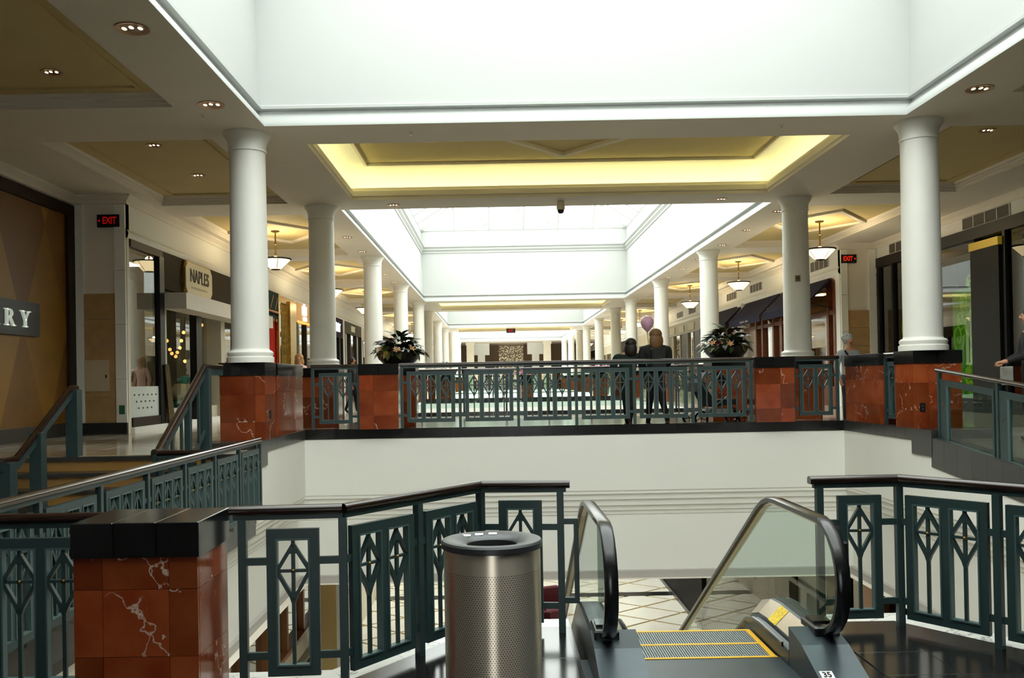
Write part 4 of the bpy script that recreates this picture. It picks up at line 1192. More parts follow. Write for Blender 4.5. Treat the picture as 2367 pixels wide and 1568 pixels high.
# --- further shops on the stair side
def simple_shop(S, y0, y1, label, fascia, z_f, frame, glass_m=GLASS, z_top=HDR, int_m=INTERIOR, mulls=(), name='storefront', light=True, bars=None):
    t = S.thing(name, label, 'shop front', y0)
    interior(S, t, y0, y1, z_top, 2.6, int_m, light)
    S.B('fascia_panel', fascia, t, y0, y1, -0.12, 0.04, z_f, z_top)
    S.B('sill', frame, t, y0, y1, -0.12, 0.04, FZ, 0.12)
    edges = [y0] + list(mulls) + [y1]
    for k, yv in enumerate(edges):
        w = 0.12
        a = yv if k == 0 else (yv - w if k == len(edges) - 1 else yv - w / 2)
        S.B('mullion', frame, t, a, a + w, -0.12, 0.05, 0.12, z_f)
    for a, c in zip(edges, edges[1:]): S.B('glass_pane', glass_m, t, a + 0.06, c - 0.06, -0.05, -0.04, 0.12, z_f)
    return t
def pier(S, y0, y1, label, z1, m=WHITE):
    b = S.box(MB(), y0, y1, -0.2, 0.03, FZ, z1)
    return struct(b.build('wall_pier', m), label)
RED = mat('red_panel', (0.36, 0.012, 0.006), 0.75, var=0.1, spec=0.1)
DKGREEN = mat('dark_green_panel', (0.012, 0.035, 0.025), 0.75, spec=0.1)
pier(LF, 26.6, 26.8, 'pale pier beside the red shop', HDR)
t = LF.thing('storefront', 'red shop front with dark green top beside the first column', 'shop front', 26.8)
interior(LF, t, 26.8, 28.6, HDR, 1.5, INTDARK, False)
LF.B('red_panel', RED, t, 26.8, 27.35, -0.1, 0.10, FZ, 2.75)
LF.B('red_panel', RED, t, 27.35, 28.6, -0.1, 0.03, FZ, 2.75)
LF.B('green_panel', DKGREEN, t, 26.8, 28.6, -0.1, 0.12, 2.95, HDR)
OR = mat('orange_trim', (0.55, 0.16, 0.04), 0.5)
LF.B('orange_band', OR, t, 26.8, 28.6, 0.12, 0.15, 3.02, 3.07)
for k in range(5): LF.B('orange_tab', OR, t, 26.9 + 0.35 * k, 27.02 + 0.35 * k, 0.03, 0.14, 2.75, 2.83)
LF.B('green_band', DKGREEN, t, 26.8, 28.6, -0.1, 0.12, 2.78, 2.98)
for k in range(3):
    b = MB(); y = 27.0 + 0.6 * k
    b.add([(WL1 + 0.13, y, 3.12), (WL1 + 0.13, y + 0.06, 3.12), (WL1 + 0.13, y + 0.46, 3.55), (WL1 + 0.13, y + 0.40, 3.55)], [(0, 1, 2, 3)])
    part('orange_stroke', b, OR, t)
t = simple_shop(LF, 28.6, 31.2, 'gold-framed mirror shop window beside the red shop', GOLD, 3.45, GOLD, mulls=(30.2,))
LF.B('gold_pilaster', GOLD, t, 30.3, 31.2, -0.1, 0.12, FZ, 3.55)
LF.B('gold_edge', GOLD, t, 28.6, 28.75, 0.0, 0.14, FZ, 3.66)
hb = thing('shop_mannequin_head', 'pale round hat form in the gold-framed window', 'display', (-7.6, 29.4, 0.85))
MB().lathe([(0.16, 0.0), (0.06, 0.06), (0.05, 0.3), (0.12, 0.4), (0.2, 0.55), (0.2, 0.7), (0.12, 0.84), (0.02, 0.88)], 16).build('form', CREAM, hb, smooth=60)
MB().lathe([(0.22, -0.95), (0.22, -0.92), (0.03, -0.9), (0.03, 0.0)], 12).build('stand', GOLD, hb, smooth=40)
pier(LF, 31.2, 31.6, 'pale pier beside the gold-framed window', HDR)
t = simple_shop(LF, 31.6, 37.0, 'orange-lit shop front with white lit sign behind the second column', mat('orange_fascia', (0.52, 0.28, 0.05), 0.5, emit=(1.0, 0.45, 0.10), estr=0.22), 2.95, DARKBROWN, mulls=(33.2, 35.0))
LF.B('glow_strip', emission('orange_strip', (1.0, 0.42, 0.08), 1.8), t, 31.7, 36.9, 0.0, 0.06, 2.95, 3.02)
sg = LF.thing('shop_sign', 'white lit sign blocks on the orange fascia', 'sign', 32.9, 3.1)
b = MB(); b.prism([(32.45, 3.25), (33.0, 3.25), (33.0, 3.58), (32.75, 3.58), (32.68, 3.66), (32.62, 3.58), (32.45, 3.58)], 'x', WL1 + 0.05, WL1 + 0.12); part('emblem', b, WHITESIGN, sg)
LF.B('tablet', WHITESIGN, sg, 32.6, 33.0, 0.05, 0.12, 3.05, 3.2)
pier(LF, 37.0, 37.3, 'pale pier after the orange-lit shop', HDR)
simple_shop(LF, 37.3, 41.1, 'dark purple shop front with blue-white lit lettering', mat('purple_fascia', (0.028, 0.010, 0.022), 0.75, spec=0.08), 2.8, BLACKMETAL, mulls=(39.2, 40.2))
sg = LF.thing('shop_sign', 'blue-white lit letter strokes on the purple fascia', 'sign', 39.3, 3.2)
BL = emission('blue_white_letters', (0.75, 0.85, 1.0), 1.5)
for k in range(6):
    LF.B('stroke', BL, sg, 38.7 + k * 0.27, 38.78 + k * 0.27, 0.05, 0.09, 3.05, 3.45 - 0.05 * (k % 2))
    LF.B('stroke', BL, sg, 38.78 + k * 0.27, 38.90 + k * 0.27, 0.05, 0.09, 3.2 + 0.08 * (k % 3), 3.26 + 0.08 * (k % 3))
pier(LF, 41.1, 41.6, 'pale pier between purple and grey shops', HDR)
t = simple_shop(LF, 41.6, 46.7, 'grey shop front with small plaque and tall dark doors', mat('grey_fascia', (0.11, 0.10, 0.07), 0.75, spec=0.1), 3.12, mat('dark_frame', (0.02, 0.02, 0.02), 0.4), mulls=(43.2, 45.0))
LF.B('plaque', mat('plaque_cream', (0.72, 0.66, 0.47)), t, 43.3, 44.4, 0.04, 0.07, 3.25, 3.52)
k0 = 46.7
for k in range(6):
    simple_shop(LF, k0 + 0.4, k0 + 7.6, 'far stair-side shop front, %s beyond the grey one' % ORD[k], [CREAM, OLIVE, DARKBROWN][k % 3], 3.0, DARKBROWN, mulls=(k0 + 2.5, k0 + 5.0))
    pier(LF, k0, k0 + 0.4, 'pale pier between far shops', HDR); k0 += 7.6

# --- ramp side: dark glass shop with green scroll panels
def green_shop():
    S = RN; y0, y1, zt = 10.0, JR - 0.1, 3.98
    t = S.thing('storefront', 'dark glass shop front with glowing green scroll panels by the ramp', 'shop front', 20.0)
    interior(S, t, y0, y1, zt, 2.2, mat('green_room', (0.010, 0.016, 0.008), 0.8), False)
    S.B('head', BLACKMETAL, t, y0, y1, -0.12, 0.05, 3.72, zt)
    S.B('sill', BLACKSIDE, t, y0, y1, -0.12, 0.05, FZ, 0.2)
    for yv in (25.1, 24.22, 22.3, 18.86, 16.8, 14.8, 12.8): S.B('mullion', BLACKMETAL, t, yv - 0.05, yv + 0.05, -0.12, 0.04, 0.2, 3.72)
    ed = [12.8, 14.8, 16.8, 18.86]
    for a, c in list(zip(ed, ed[1:])) + [(20.1, 22.3), (22.3, 24.22), (24.22, 25.1)]: S.B('glass_pane', DARKGLASS, t, a + 0.05, c - 0.05, -0.04, -0.03, 0.2, 3.72)
    S.B('pillar', mat('shop_pillar', (0.016, 0.017, 0.016), 0.55, spec=0.2), t, 18.95, 20.08, -0.4, 0.10, FZ, 3.45)
    S.B('gold_band', mat('gold_band', (0.45, 0.30, 0.02), 0.35, 0.4, emit=(1.0, 0.7, 0.05), estr=0.10), t, 18.93, 20.10, -0.4, 0.12, 3.45, 3.62)
    GR = mat('green_backlit', (0.05, 0.20, 0.01), 0.5, emit=(0.16, 0.55, 0.02), estr=0.5)
    SC = mat('scroll_lime', (0.30, 0.42, 0.02), 0.5, emit=(0.5, 0.75, 0.05), estr=0.7)
    for n_, (a, c) in enumerate(((20.15, 21.3), (22.5, 24.0))):
        p = S.B('scroll_panel', GR if n_ == 0 else mat('green_dim', (0.05, 0.09, 0.03), 0.6), t, a, c, -0.14, -0.10, FZ + 0.1, 3.2 if n_ else 2.7)
        sc = MB(); rnd = random.Random(4 + n_)
        xx = S.x + 0.09
        for k in range(7):
            yc, zc, r = rnd.uniform(a + 0.2, c - 0.2), 0.4 + 0.4 * k, rnd.uniform(0.12, 0.3)
            pts = [(xx, yc + r * (1 - q / 26) * math.cos(q * 0.45 + k), zc + r * (1 - q / 26) * 1.5 * math.sin(q * 0.45 + k)) for q in range(22)]
            pts = [(x, min(c, max(a, y)), z) for x, y, z in pts]
            sc.tube(pts, 0.022, 4)
        sc.tube([(xx, a + 0.1 + 0.5 * math.sin(q * 0.35) ** 2, 0.1 + 0.13 * q) for q in range(20)], 0.03, 4)
        part('scrollwork', sc, SC, t)
green_shop()

# --- ramp side: mahogany shop with navy awnings
def awning_shop():
    S = RF; y0, y1 = 25.6, 40.2
    t = S.thing('storefront', 'mahogany shop front under navy awnings', 'shop front', y0)
    interior(S, t, y0, y1, 3.55, 2.6, mat('warm_room', (0.30, 0.15, 0.05), 0.7), True, emission('warm_shop_light', (1.0, 0.7, 0.3), 9.0))
    S.B('head', MAHOGANY, t, y0, y1, -0.12, 0.03, 3.3, 3.6)
    S.B('stall_riser', MAHOGANY, t, y0, y1, -0.12, 0.04, FZ, 0.45)
    muls = [25.6, 26.1, 28.1, 30.4, 31.3, 32.6, 33.4, 35.9, 36.3, 38.1, 40.05]
    for yv in muls: S.B('mullion', MAHOGANY, t, yv, yv + 0.16, -0.12, 0.06, 0.45, 3.3)
    S.B('transom', MAHOGANY, t, y0, y1, -0.1, 0.04, 2.5, 2.62)
    for a, c in zip(muls, muls[1:]):
        if c - a > 0.3:
            S.B('glass_pane', GLASS, t, a + 0.16, c, -0.05, -0.04, 0.45, 2.5)
            S.B('glass_pane', GLASS, t, a + 0.16, c, -0.05, -0.04, 2.62, 3.3)
    S.B('white_pilaster', WHITE, t, 35.15, 35.75, -0.12, 0.12, FZ, 3.6)
    for k, (a, c) in enumerate(((25.9, 30.2), (30.55, 34.6), (35.2, 39.6))):
        aw = S.thing('awning', 'navy canvas awning, %s from the ramp-side exit sign' % ORD[k], 'awning', a, 2.7)
        th = 0.012
        b = MB()
        top, out, zb, zv = 0.06, 0.75, 2.86, 2.62
        xt, xo = S.x - top, S.x - out
        b.add([(xt, a, 3.55), (xt, c, 3.55), (xo, c, zb), (xo, a, zb), (xt, a, 3.53), (xt, c, 3.53), (xo + 0.01, c, zb - 0.02), (xo + 0.01, a, zb - 0.02)],
              [(0, 1, 2, 3), (7, 6, 5, 4), (0, 4, 5, 1), (2, 6, 7, 3), (0, 3, 7, 4), (1, 5, 6, 2)])
        part('canvas', b, NAVY, aw)
        part('valance', MB().box(xo - 0.005, xo + 0.008, a, c, zv, zb), NAVY, aw)
        for yy_ in (a, c):
            part('side_panel', MB().prism([(xt, 3.54), (xo, zb), (xo, zb - 0.04), (xt, 3.46)] if False else [(xt, 3.54), (xo, zb), (xo, zb - 0.05), (xt, 3.44)], 'y', yy_ - 0.008, yy_ + 0.008), NAVY, aw)
            part('arm', MB().tube([(xo + 0.02, yy_, zb - 0.03), (S.x - 0.02, yy_, 2.7)], 0.014, 6), BLACKMETAL, aw)
        if k == 1:
            bars = MB()
            for q in range(11):
                if q == 4: continue
                bars.box(xo - 0.009, xo - 0.005, 32.0 + q * 0.1, 32.05 + q * 0.1, 2.70, 2.77 if q % 3 else 2.75)
            part('small_print', bars, mat('pale_ink', (0.35, 0.33, 0.28), 0.6), aw)['kind'] = 'stuff'
    # things in the windows
    GRN = mat('dark_green_leaf', (0.035, 0.05, 0.03), 0.8, var=0.4, scale=15)
    sh = thing('shop_plant', 'dim grey-green shrub behind the glass beside the second ramp-side column', 'plant', (9.95, 27.0, FZ))
    MB().lathe([(0.22, 0.0), (0.28, 0.4), (0.25, 0.4)], 14).build('pot', DARKBROWN, sh, smooth=40)
    rnd = random.Random(3); lf = MB()
    for k in range(160):
        a, z, r = rnd.uniform(0, 2 * PI), rnd.uniform(0.4, 1.9), rnd.uniform(0.05, 0.5)
        p = Vector((r * math.cos(a) * 0.6, r * math.sin(a), z)); d = Vector((rnd.uniform(-1, 1), rnd.uniform(-1, 1), rnd.uniform(-0.4, 0.8))).normalized() * 0.16
        s2 = d.cross(Vector((0.3, 0.2, 1))).normalized() * 0.045
        lf.add([p, p + d * 0.5 + s2, p + d, p + d * 0.5 - s2], [(0, 1, 2, 3)])
    o = lf.build('foliage', GRN, sh); o['kind'] = 'stuff'
    for yv, lab in ((31.9, 'white framed card lit behind the mahogany doors'), (33.0, 'amber lit cabinet behind the mahogany doors')):
        t2 = thing('lit_cabinet', lab, 'cabinet', (10.9, yv, FZ))
        MB().box(-0.15, 0.15, -0.45, 0.45, 0.0, 2.2).build('body', MAHOGANY, t2)
        for q in range(3): MB().box(-0.17, -0.15, -0.38, 0.38, 0.25 + 0.6 * q, 0.75 + 0.6 * q).build('lit_shelf', emission('amber_shelf', (1.0, 0.5, 0.12), 0.5), t2)
awning_shop()
pier(RF, 25.3, 25.6, 'pale pier between exit wall and mahogany shop', 3.6)
pier(RF, 40.2, 40.7, 'pale pier after the awning shop', 3.6)
t = simple_shop(RF, 40.7, 51.5, 'beige shop front with square panels and tall dark doors beyond the awnings', mat('beige_fascia', (0.30, 0.27, 0.18), 0.5), 3.0, mat('beige_frame', (0.36, 0.31, 0.2), 0.5), z_top=3.6, mulls=(42.5, 44.2, 45.6, 47.4, 49.2), int_m=INTDARK)
for k in range(4): RF.B('square_panel', mat('beige_panel', (0.42, 0.38, 0.26), 0.5), t, 41.5 + 2.4 * k, 42.8 + 2.4 * k, 0.04, 0.07, 3.1, 3.45)
for a in (42.6, 45.7): RF.B('dark_door', BLACKMETAL, t, a, a + 1.4, -0.03, 0.02, FZ, 3.0)
k0 = 51.5
for k in range(6):
    simple_shop(RF, k0 + 0.5, k0 + 7.0, 'far ramp-side shop front, %s beyond the beige one' % ORD[k], [CREAM, CREAM, OLIVE][k % 3], 2.9, mat('beige_frame', (0.36, 0.31, 0.2)), z_top=3.6, mulls=(k0 + 2.6, k0 + 4.8))
    pier(RF, k0, k0 + 0.5, 'pale pier between far ramp-side shops', 3.6, CREAM); k0 += 7.0
struct(MB().box(WR1, WR1 + 0.2, k0, YEND, FZ, 3.66).build('wall_right_end', CREAM), 'plain wall at the far end, ramp side')
struct(MB().box(WL1 - 0.2, WL1, 46.7 + 6 * 7.6, YEND, FZ, 3.7).build('wall_left_end', CREAM), 'plain wall at the far end, stair side')

# ------------------------------------------------------------------ lamps
def pendant_proto():
    m = {}
    m['bowl'] = MB().lathe([(0.02, -0.26), (0.13, -0.26), (0.15, -0.245), (0.36, -0.03), (0.355, -0.025), (0.14, -0.235), (0.02, -0.245)], 32).mesh('bowl', LAMPGLOW, 40)
    m['rim'] = MB().lathe([(0.355, -0.035), (0.385, -0.02), (0.385, 0.0), (0.355, 0.0)], 32, cap=False).mesh('rim', DARKBROWN, 40)
    m['finial'] = MB().lathe([(0.10, -0.28), (0.12, -0.275), (0.12, -0.262), (0.02, -0.26)], 20).mesh('finial', DARKBROWN, 40)
    m['rod'] = MB().lathe([(0.022, -0.25), (0.022, 0.05), (0.04, 0.06), (0.04, 0.09), (0.022, 0.10), (0.018, 0.34), (0.035, 0.35), (0.035, 0.38), (0.018, 0.39), (0.018, 0.66)], 12).mesh('rod', BRASS, 40)
    m['canopy'] = MB().lathe([(0.018, 0.64), (0.10, 0.66), (0.11, 0.69)], 20).mesh('canopy', BRASS, 40)
    m['strap'] = MB().tube([(0.38, 0, -0.005), (0.15, 0, -0.25)], 0.008, 4).mesh('strap', DARKBROWN)
    return m
PP = pendant_proto()
PEND_Y = [22.5, 30.1, 37.7, 51.0, 58.5, 71.7, 79.3]
for s_, row in ((-1, 'stair-side'), (1, 'ramp-side')):
    for i, y in enumerate(PEND_Y):
        x = XC + s_ * 6.75
        t = thing('pendant_lamp', 'glowing alabaster bowl lamp on a brass rod, %s along the %s aisle' % (ORD[i], row), 'lamp', (x, y, TRAYZ - 0.69), 0, 'bowl pendant lamps')
        for n_ in ('bowl', 'rim', 'finial', 'rod', 'canopy'): link(n_, PP[n_], t)
        for k in range(4): link('strap', PP['strap'], t, rot=(0, 0, k * PI / 2 + 0.4))
        if i < 5:
            l = bpy.data.lights.new('lamp_bulb', 'POINT'); l.energy = 95; l.color = (1.0, 0.80, 0.48); l.shadow_soft_size = 0.09
            lo_ = bpy.data.objects.new('lamp_bulb', l); COL.objects.link(lo_); lo_.parent = t; lo_.location = (0, 0, 0.02)

def downlight_meshes():
    ring = MB().lathe([(0.125, 0.0), (0.125, -0.012), (0.095, -0.006), (0.088, 0.004)], 28, cap=False).mesh('trim_ring', mat('ring_copper', (0.55, 0.35, 0.2), 0.3, 0.7), 40)
    refl = MB().lathe([(0.09, -0.002), (0.089, -0.004)], 24).mesh('reflector', mat('reflector', (0.35, 0.22, 0.12), 0.25, 0.8), 40)
    bulb = MB().sphere((0, 0, 0), (0.018, 0.03, 0.006), 8, 6).mesh('bulb', BULB, 60)
    return ring, refl, bulb
DR, DF, DB = downlight_meshes()
def downlight(x, y, z, label):
    t = thing('downlight', label, 'downlight', (x, y, z), 0, 'recessed ceiling downlights')
    t.scale = (1.35, 1.35, 1.0) if 'soffit' in label and y < 13 else (1, 1, 1)
    link('trim_ring', DR, t, (0, 0, -0.001)); link('reflector', DF, t)
    link('bulb', DB, t, (0, -0.02, -0.006)); link('bulb', DB, t, (-0.06, 0.0, -0.006)); link('bulb', DB, t, (0.06, 0, -0.006))
    return t
DLS = [(-3.64, 9.18, CEIL, 'large copper-rimmed downlight in the soffit above the stairs'), (-3.64, 11.73, CEIL, 'copper-rimmed downlight in the soffit just before the first stair-side column'),
       (6.26, 11.64, CEIL, 'copper-rimmed downlight in the soffit beside the ramp-side first column'), (-5.3, 10.9, TRAYZ, 'dim downlight in the nearest khaki tray over the stairs'),
       (-5.35, 14.3, TRAYZ, 'nearer of two downlights in the khaki tray above the jog wall'), (-5.35, 16.4, TRAYZ, 'farther of two downlights in the khaki tray above the jog wall'),
       (7.8, 14.3, TRAYZ, 'downlight in the khaki tray above the ramp-side first column'), (-1.11, 16.0, CEIL + 0.62, 'downlight at the stair-side end of the lit coffer'),
       (3.55, 16.0, CEIL + 0.62, 'downlight at the ramp-side end of the lit coffer'), (-2.07, 18.6, CEIL, 'downlight on the beam beyond the coffer, stair side'),
       (4.65, 18.6, CEIL, 'downlight on the beam beyond the coffer, ramp side')]
for a in DLS: downlight(*a)
for s_, row in ((-1, 'stair-side'), (1, 'ramp-side')):
    for k, y in enumerate((20.1, 22.6, 25.1, 28.0, 30.5, 33.0)):
        downlight(XC + s_ * 4.98, y, CEIL, 'downlight beside the second skylight, %s in the %s soffit row' % (ORD[k], row))
for k, (x, y) in enumerate(((-3.9, 12.2), (-1.2, 13.2), (4.2, 13.2))):
    t = thing('sprinkler', 'tiny ceiling sprinkler head, %s from the stairs' % ORD[k], 'sprinkler', (x, y, CEIL), 0, 'sprinkler heads')
    MB().lathe([(0.035, 0.0), (0.035, -0.012), (0.012, -0.014)], 12).build('plate', WHITE, t); MB().lathe([(0.012, -0.012), (0.012, -0.035), (0.02, -0.037), (0.02, -0.042)], 10).build('head', STEEL, t)

# security camera under the coffer beam
t = thing('security_camera', 'small dome security camera under the beam beyond the coffer', 'camera', (1.35, 18.5, CEIL))
MB().lathe([(0.075, 0.0), (0.075, -0.09), (0.085, -0.10), (0.085, -0.17), (0.07, -0.185)], 24).build('housing', CREAM, t, smooth=40)
MB().lathe([(0.07, -0.185), (0.066, -0.22), (0.045, -0.25), (0.01, -0.262)], 24).build('dome', mat('smoked_dome', (0.008, 0.008, 0.008), 0.08), t, smooth=60)
t = thing('wall_sensor', 'small brown sensor on the second ramp-side column', 'sensor', (6.11, 18.65 - 0.262, 2.75))
MB().box(-0.05, 0.05, -0.03, 0.0, -0.06, 0.06).build('case', mat('sensor_brown', (0.22, 0.14, 0.06), 0.5), t); MB().lathe([(0.02, 0), (0.02, 0.02)], 10).build('eye', BLACKMETAL, t, rot=(PI / 2, 0, 0), loc=(0, -0.03, 0))

# exit signs
REDGLOW = emission('exit_red', (1.0, 0.03, 0.01), 0.75)
def exit_sign(loc, label, w=0.42, h=0.235, arrow=None, glow=REDGLOW):
    t = thing('exit_sign', label, 'exit sign', loc)
    MB().box(-w / 2, w / 2, -0.08, 0.0, -h / 2, h / 2).build('housing', BLACKMETAL, t)
    link('lettering', text_mesh('EXIT', h * 0.78, glow, 0.70, 0.002, 0.004), t, (-0.025 * (arrow or 0), -0.083, 0), (PI / 2, 0, 0))
    if arrow:
        s_ = arrow; x = s_ * w * 0.44
        MB().prism([(x - s_ * 0.03, -0.03), (x + s_ * 0.012, 0), (x - s_ * 0.03, 0.03)], 'y', -0.084, -0.08).build('arrow', glow, t)
    return t
s1 = exit_sign((-7.30, JL - 0.0, 3.94), 'black exit sign with red letters on the wall by the gold hoarding', arrow=-1, glow=emission('exit_red_dim', (0.8, 0.01, 0.005), 0.28))
exit_sign((9.82, JR - 0.0, 4.0), 'black exit sign with red letters above the tan wall by the ramp', arrow=1)
s3 = exit_sign((0.97, 62.5, 4.20), 'small red exit sign hanging far down the mall', 0.62, 0.3)
for x in (-0.2, 0.2): MB().tube([(x, -0.04, 0.15), (x, -0.04, 0.23)], 0.012, 6).build('hanger', BLACKMETAL, s3)

# access panel and notice on the stair-side wall
t = thing('access_panel', 'square beige access hatch in the tan stone wall', 'hatch', (-7.58, JL - 0.03, 0.72))
MB().box(-0.25, 0.25, -0.02, 0.0, 0.0, 0.59).build('door', mat('hatch_beige', (0.52, 0.42, 0.28), 0.5), t); MB().box(0.18, 0.20, -0.03, -0.02, 0.25, 0.31).build('latch', BLACKMETAL, t)
t = thing('wall_notice', 'small green and white notice low on the pale wall strip', 'notice', (-7.09, JL - 0.06, 0.25))
MB().box(-0.08, 0.08, -0.012, 0.0, 0.0, 0.24).build('board', WHITE, t); MB().box(-0.055, 0.055, -0.014, -0.012, 0.03, 0.20).build('green_patch', mat('notice_green', (0.02, 0.12, 0.05), 0.5), t)

# vent grilles on the ramp side
def vent(S, y, z, w, h, label):
    t = S.thing('vent_grille', label, 'vent', y, z, 'wall vents above the ramp-side shops')
    S.B('recess', mat('vent_dark', (0.05, 0.04, 0.03), 0.7), t, y - w / 2, y + w / 2, 0.0, 0.012, z - h / 2, z + h / 2)
    n = 4
    for k in range(n + 1):
        yv = y - w / 2 + w * k / n; S.B('bar', WHITE, t, yv - 0.012, yv + 0.012, 0.012, 0.022, z - h / 2, z + h / 2)
    for k in range(6):
        zz = z - h / 2 + h * (k + 0.5) / 6; S.B('slat', mat('vent_slat', (0.16, 0.13, 0.10), 0.6), t, y - w / 2, y + w / 2, 0.010, 0.018, zz - 0.008, zz + 0.008)
vent(RN, 19.6, 4.13, 1.9, 0.24, 'long wall vent above the dark glass shop, closest to the ramp'); vent(RN, 23.6, 4.13, 1.6, 0.24, 'wall vent above the dark glass shop next to the exit sign')
for k, y in enumerate((26.9, 33.5, 37.0, 44.5, 47.5, 52.0, 56.5)):
    vent(RF, y, 4.05, 1.5, 0.28, 'wall vent in the band above the awning side, %s from the exit sign' % ORD[k])

# ------------------------------------------------------------------ planters
def leaf_mesh(name, m, L=0.2, W=0.06, droop=0.25):
    b = MB(); n = 5; v = []
    for k in range(n + 1):
        f = k / n; w = W * math.sin(PI * min(1, f * 0.94 + 0.06)) ** 0.8 if 0 < k < n else 0.002
        z = L * (0.15 * f - droop * f * f)
        v += [(-w / 2, L * f, z + w * 0.18), (0, L * f, z), (w / 2, L * f, z + w * 0.18)]
    f_ = []
    for k in range(n):
        a = 3 * k
        f_ += [(a, a + 1, a + 4, a + 3), (a + 1, a + 2, a + 5, a + 4)]
    b.add(v, f_)
    return b.mesh(name, m, 60)
LEAFM = [mat('leaf_dark', (0.020, 0.045, 0.014), 0.35, objvar=0.3), mat('leaf_olive', (0.060, 0.085, 0.018), 0.35, objvar=0.3), mat('leaf_wine', (0.085, 0.018, 0.012), 0.35, objvar=0.3), mat('leaf_yellow', (0.30, 0.20, 0.035), 0.4, objvar=0.3)]
LEAVES = [leaf_mesh('leaf', m, 0.27, 0.125, 0.45) for m in LEAFM]
PETALS = {'peach': leaf_mesh('petal', mat('petal_peach', (0.75, 0.42, 0.22), 0.5), 0.10, 0.035, 0.1), 'pink': leaf_mesh('petal', mat('petal_pink', (0.65, 0.12, 0.30), 0.5), 0.12, 0.07, 0.1)}
BOWL = MB().lathe([(0.16, 0.0), (0.20, 0.0), (0.30, 0.05), (0.40, 0.15), (0.435, 0.25), (0.44, 0.28), (0.425, 0.285), (0.40, 0.24)], 40).mesh('bowl', mat('bowl_black', (0.014, 0.012, 0.010), 0.45), 40)
SOIL = MB().lathe([(0.0, 0.235), (0.40, 0.235)], 24, cap=False).mesh('soil', mat('soil', (0.03, 0.02, 0.012), 0.9))
def planter(loc, label, seed, n=150, scale=1.0, flower='peach', tall=0.36, group=None, nf=5):
    rnd = random.Random(seed)
    t = thing('planter_bowl', label, 'planter', loc, 0, group); t.scale = (scale,) * 3
    link('bowl', BOWL, t); link('soil', SOIL, t)
    for k in range(n):
        a = rnd.uniform(0, 2 * PI); lay = k / n
        if lay < 0.70:                                  # dome of upright leaves
            e_ = math.asin(rnd.uniform(0.0, 1.0)); R_ = rnd.uniform(0.45, 1.0)
            r = 0.30 * R_ * math.cos(e_); z = 0.27 + tall * R_ * math.sin(e_); el = rnd.uniform(-0.5, 0.5) + 0.5 * math.sin(e_)
            m = rnd.choice([0, 0, 1, 1, 2]); s = rnd.uniform(0.75, 1.15)
        else:                                           # spilling over the rim
            r = rnd.uniform(0.32, 0.44); z = rnd.uniform(0.25, 0.36); el = rnd.uniform(-0.7, 0.15); m = rnd.choice([0, 1, 1, 3]); s = rnd.uniform(0.6, 0.9)
        link('leaf', LEAVES[m], t, (r * math.cos(a), r * math.sin(a), z), (el, rnd.uniform(-0.5, 0.5), a - PI / 2 + rnd.uniform(-0.5, 0.5)), (s, s, s))
    for k in range(nf):
        a = -PI / 2 + (k - nf / 2 + 0.5) * 0.75 + rnd.uniform(-0.15, 0.15)
        r = 0.44
        fl = MB().sphere((0, 0, 0), 0.02, 8, 6).build('flower', mat('flower_heart', (0.6, 0.35, 0.05), 0.6), t, loc=(r * math.cos(a), r * math.sin(a), 0.29 + rnd.uniform(0, 0.05)))
        for q in range(6): link('petal', PETALS[flower], fl, (0, 0, 0), (0.5, 0, q * PI / 3), None)
        fl.rotation_euler = (0.9, 0, a + PI / 2)
    return t
planter((-1.98, 18.2, PT), 'black bowl planter with wine-red and green leaves, stair side of the middle railing', 11)
planter((4.58, 18.2, PT), 'black bowl planter with dark green leaves and peach flowers, ramp side of the middle railing', 5, flower='peach')
for k, (x, y, fl, lab) in enumerate(((-2.3, 42.0, 'peach', 'small dark planter far behind the middle railing, stair side'), (4.7, 42.0, 'pink', 'small dark planter with pink flowers far behind the middle railing, ramp side'),
                                     (1.3, 42.0, 'pink', 'pink-flowered planter far behind the centre of the middle railing'))):
    pedestal(x - 0.34, x + 0.34, y - 0.3, y + 0.3, FZ, 0.75 if k == 2 else 1.0, 'red marble pedestal far behind the middle railing, %s planter stand' % ORD[k], rows=(1,))
    planter((x, y, 0.75 if k == 2 else 1.0), lab, 20 + k, 34, 1.0, fl, nf=6)

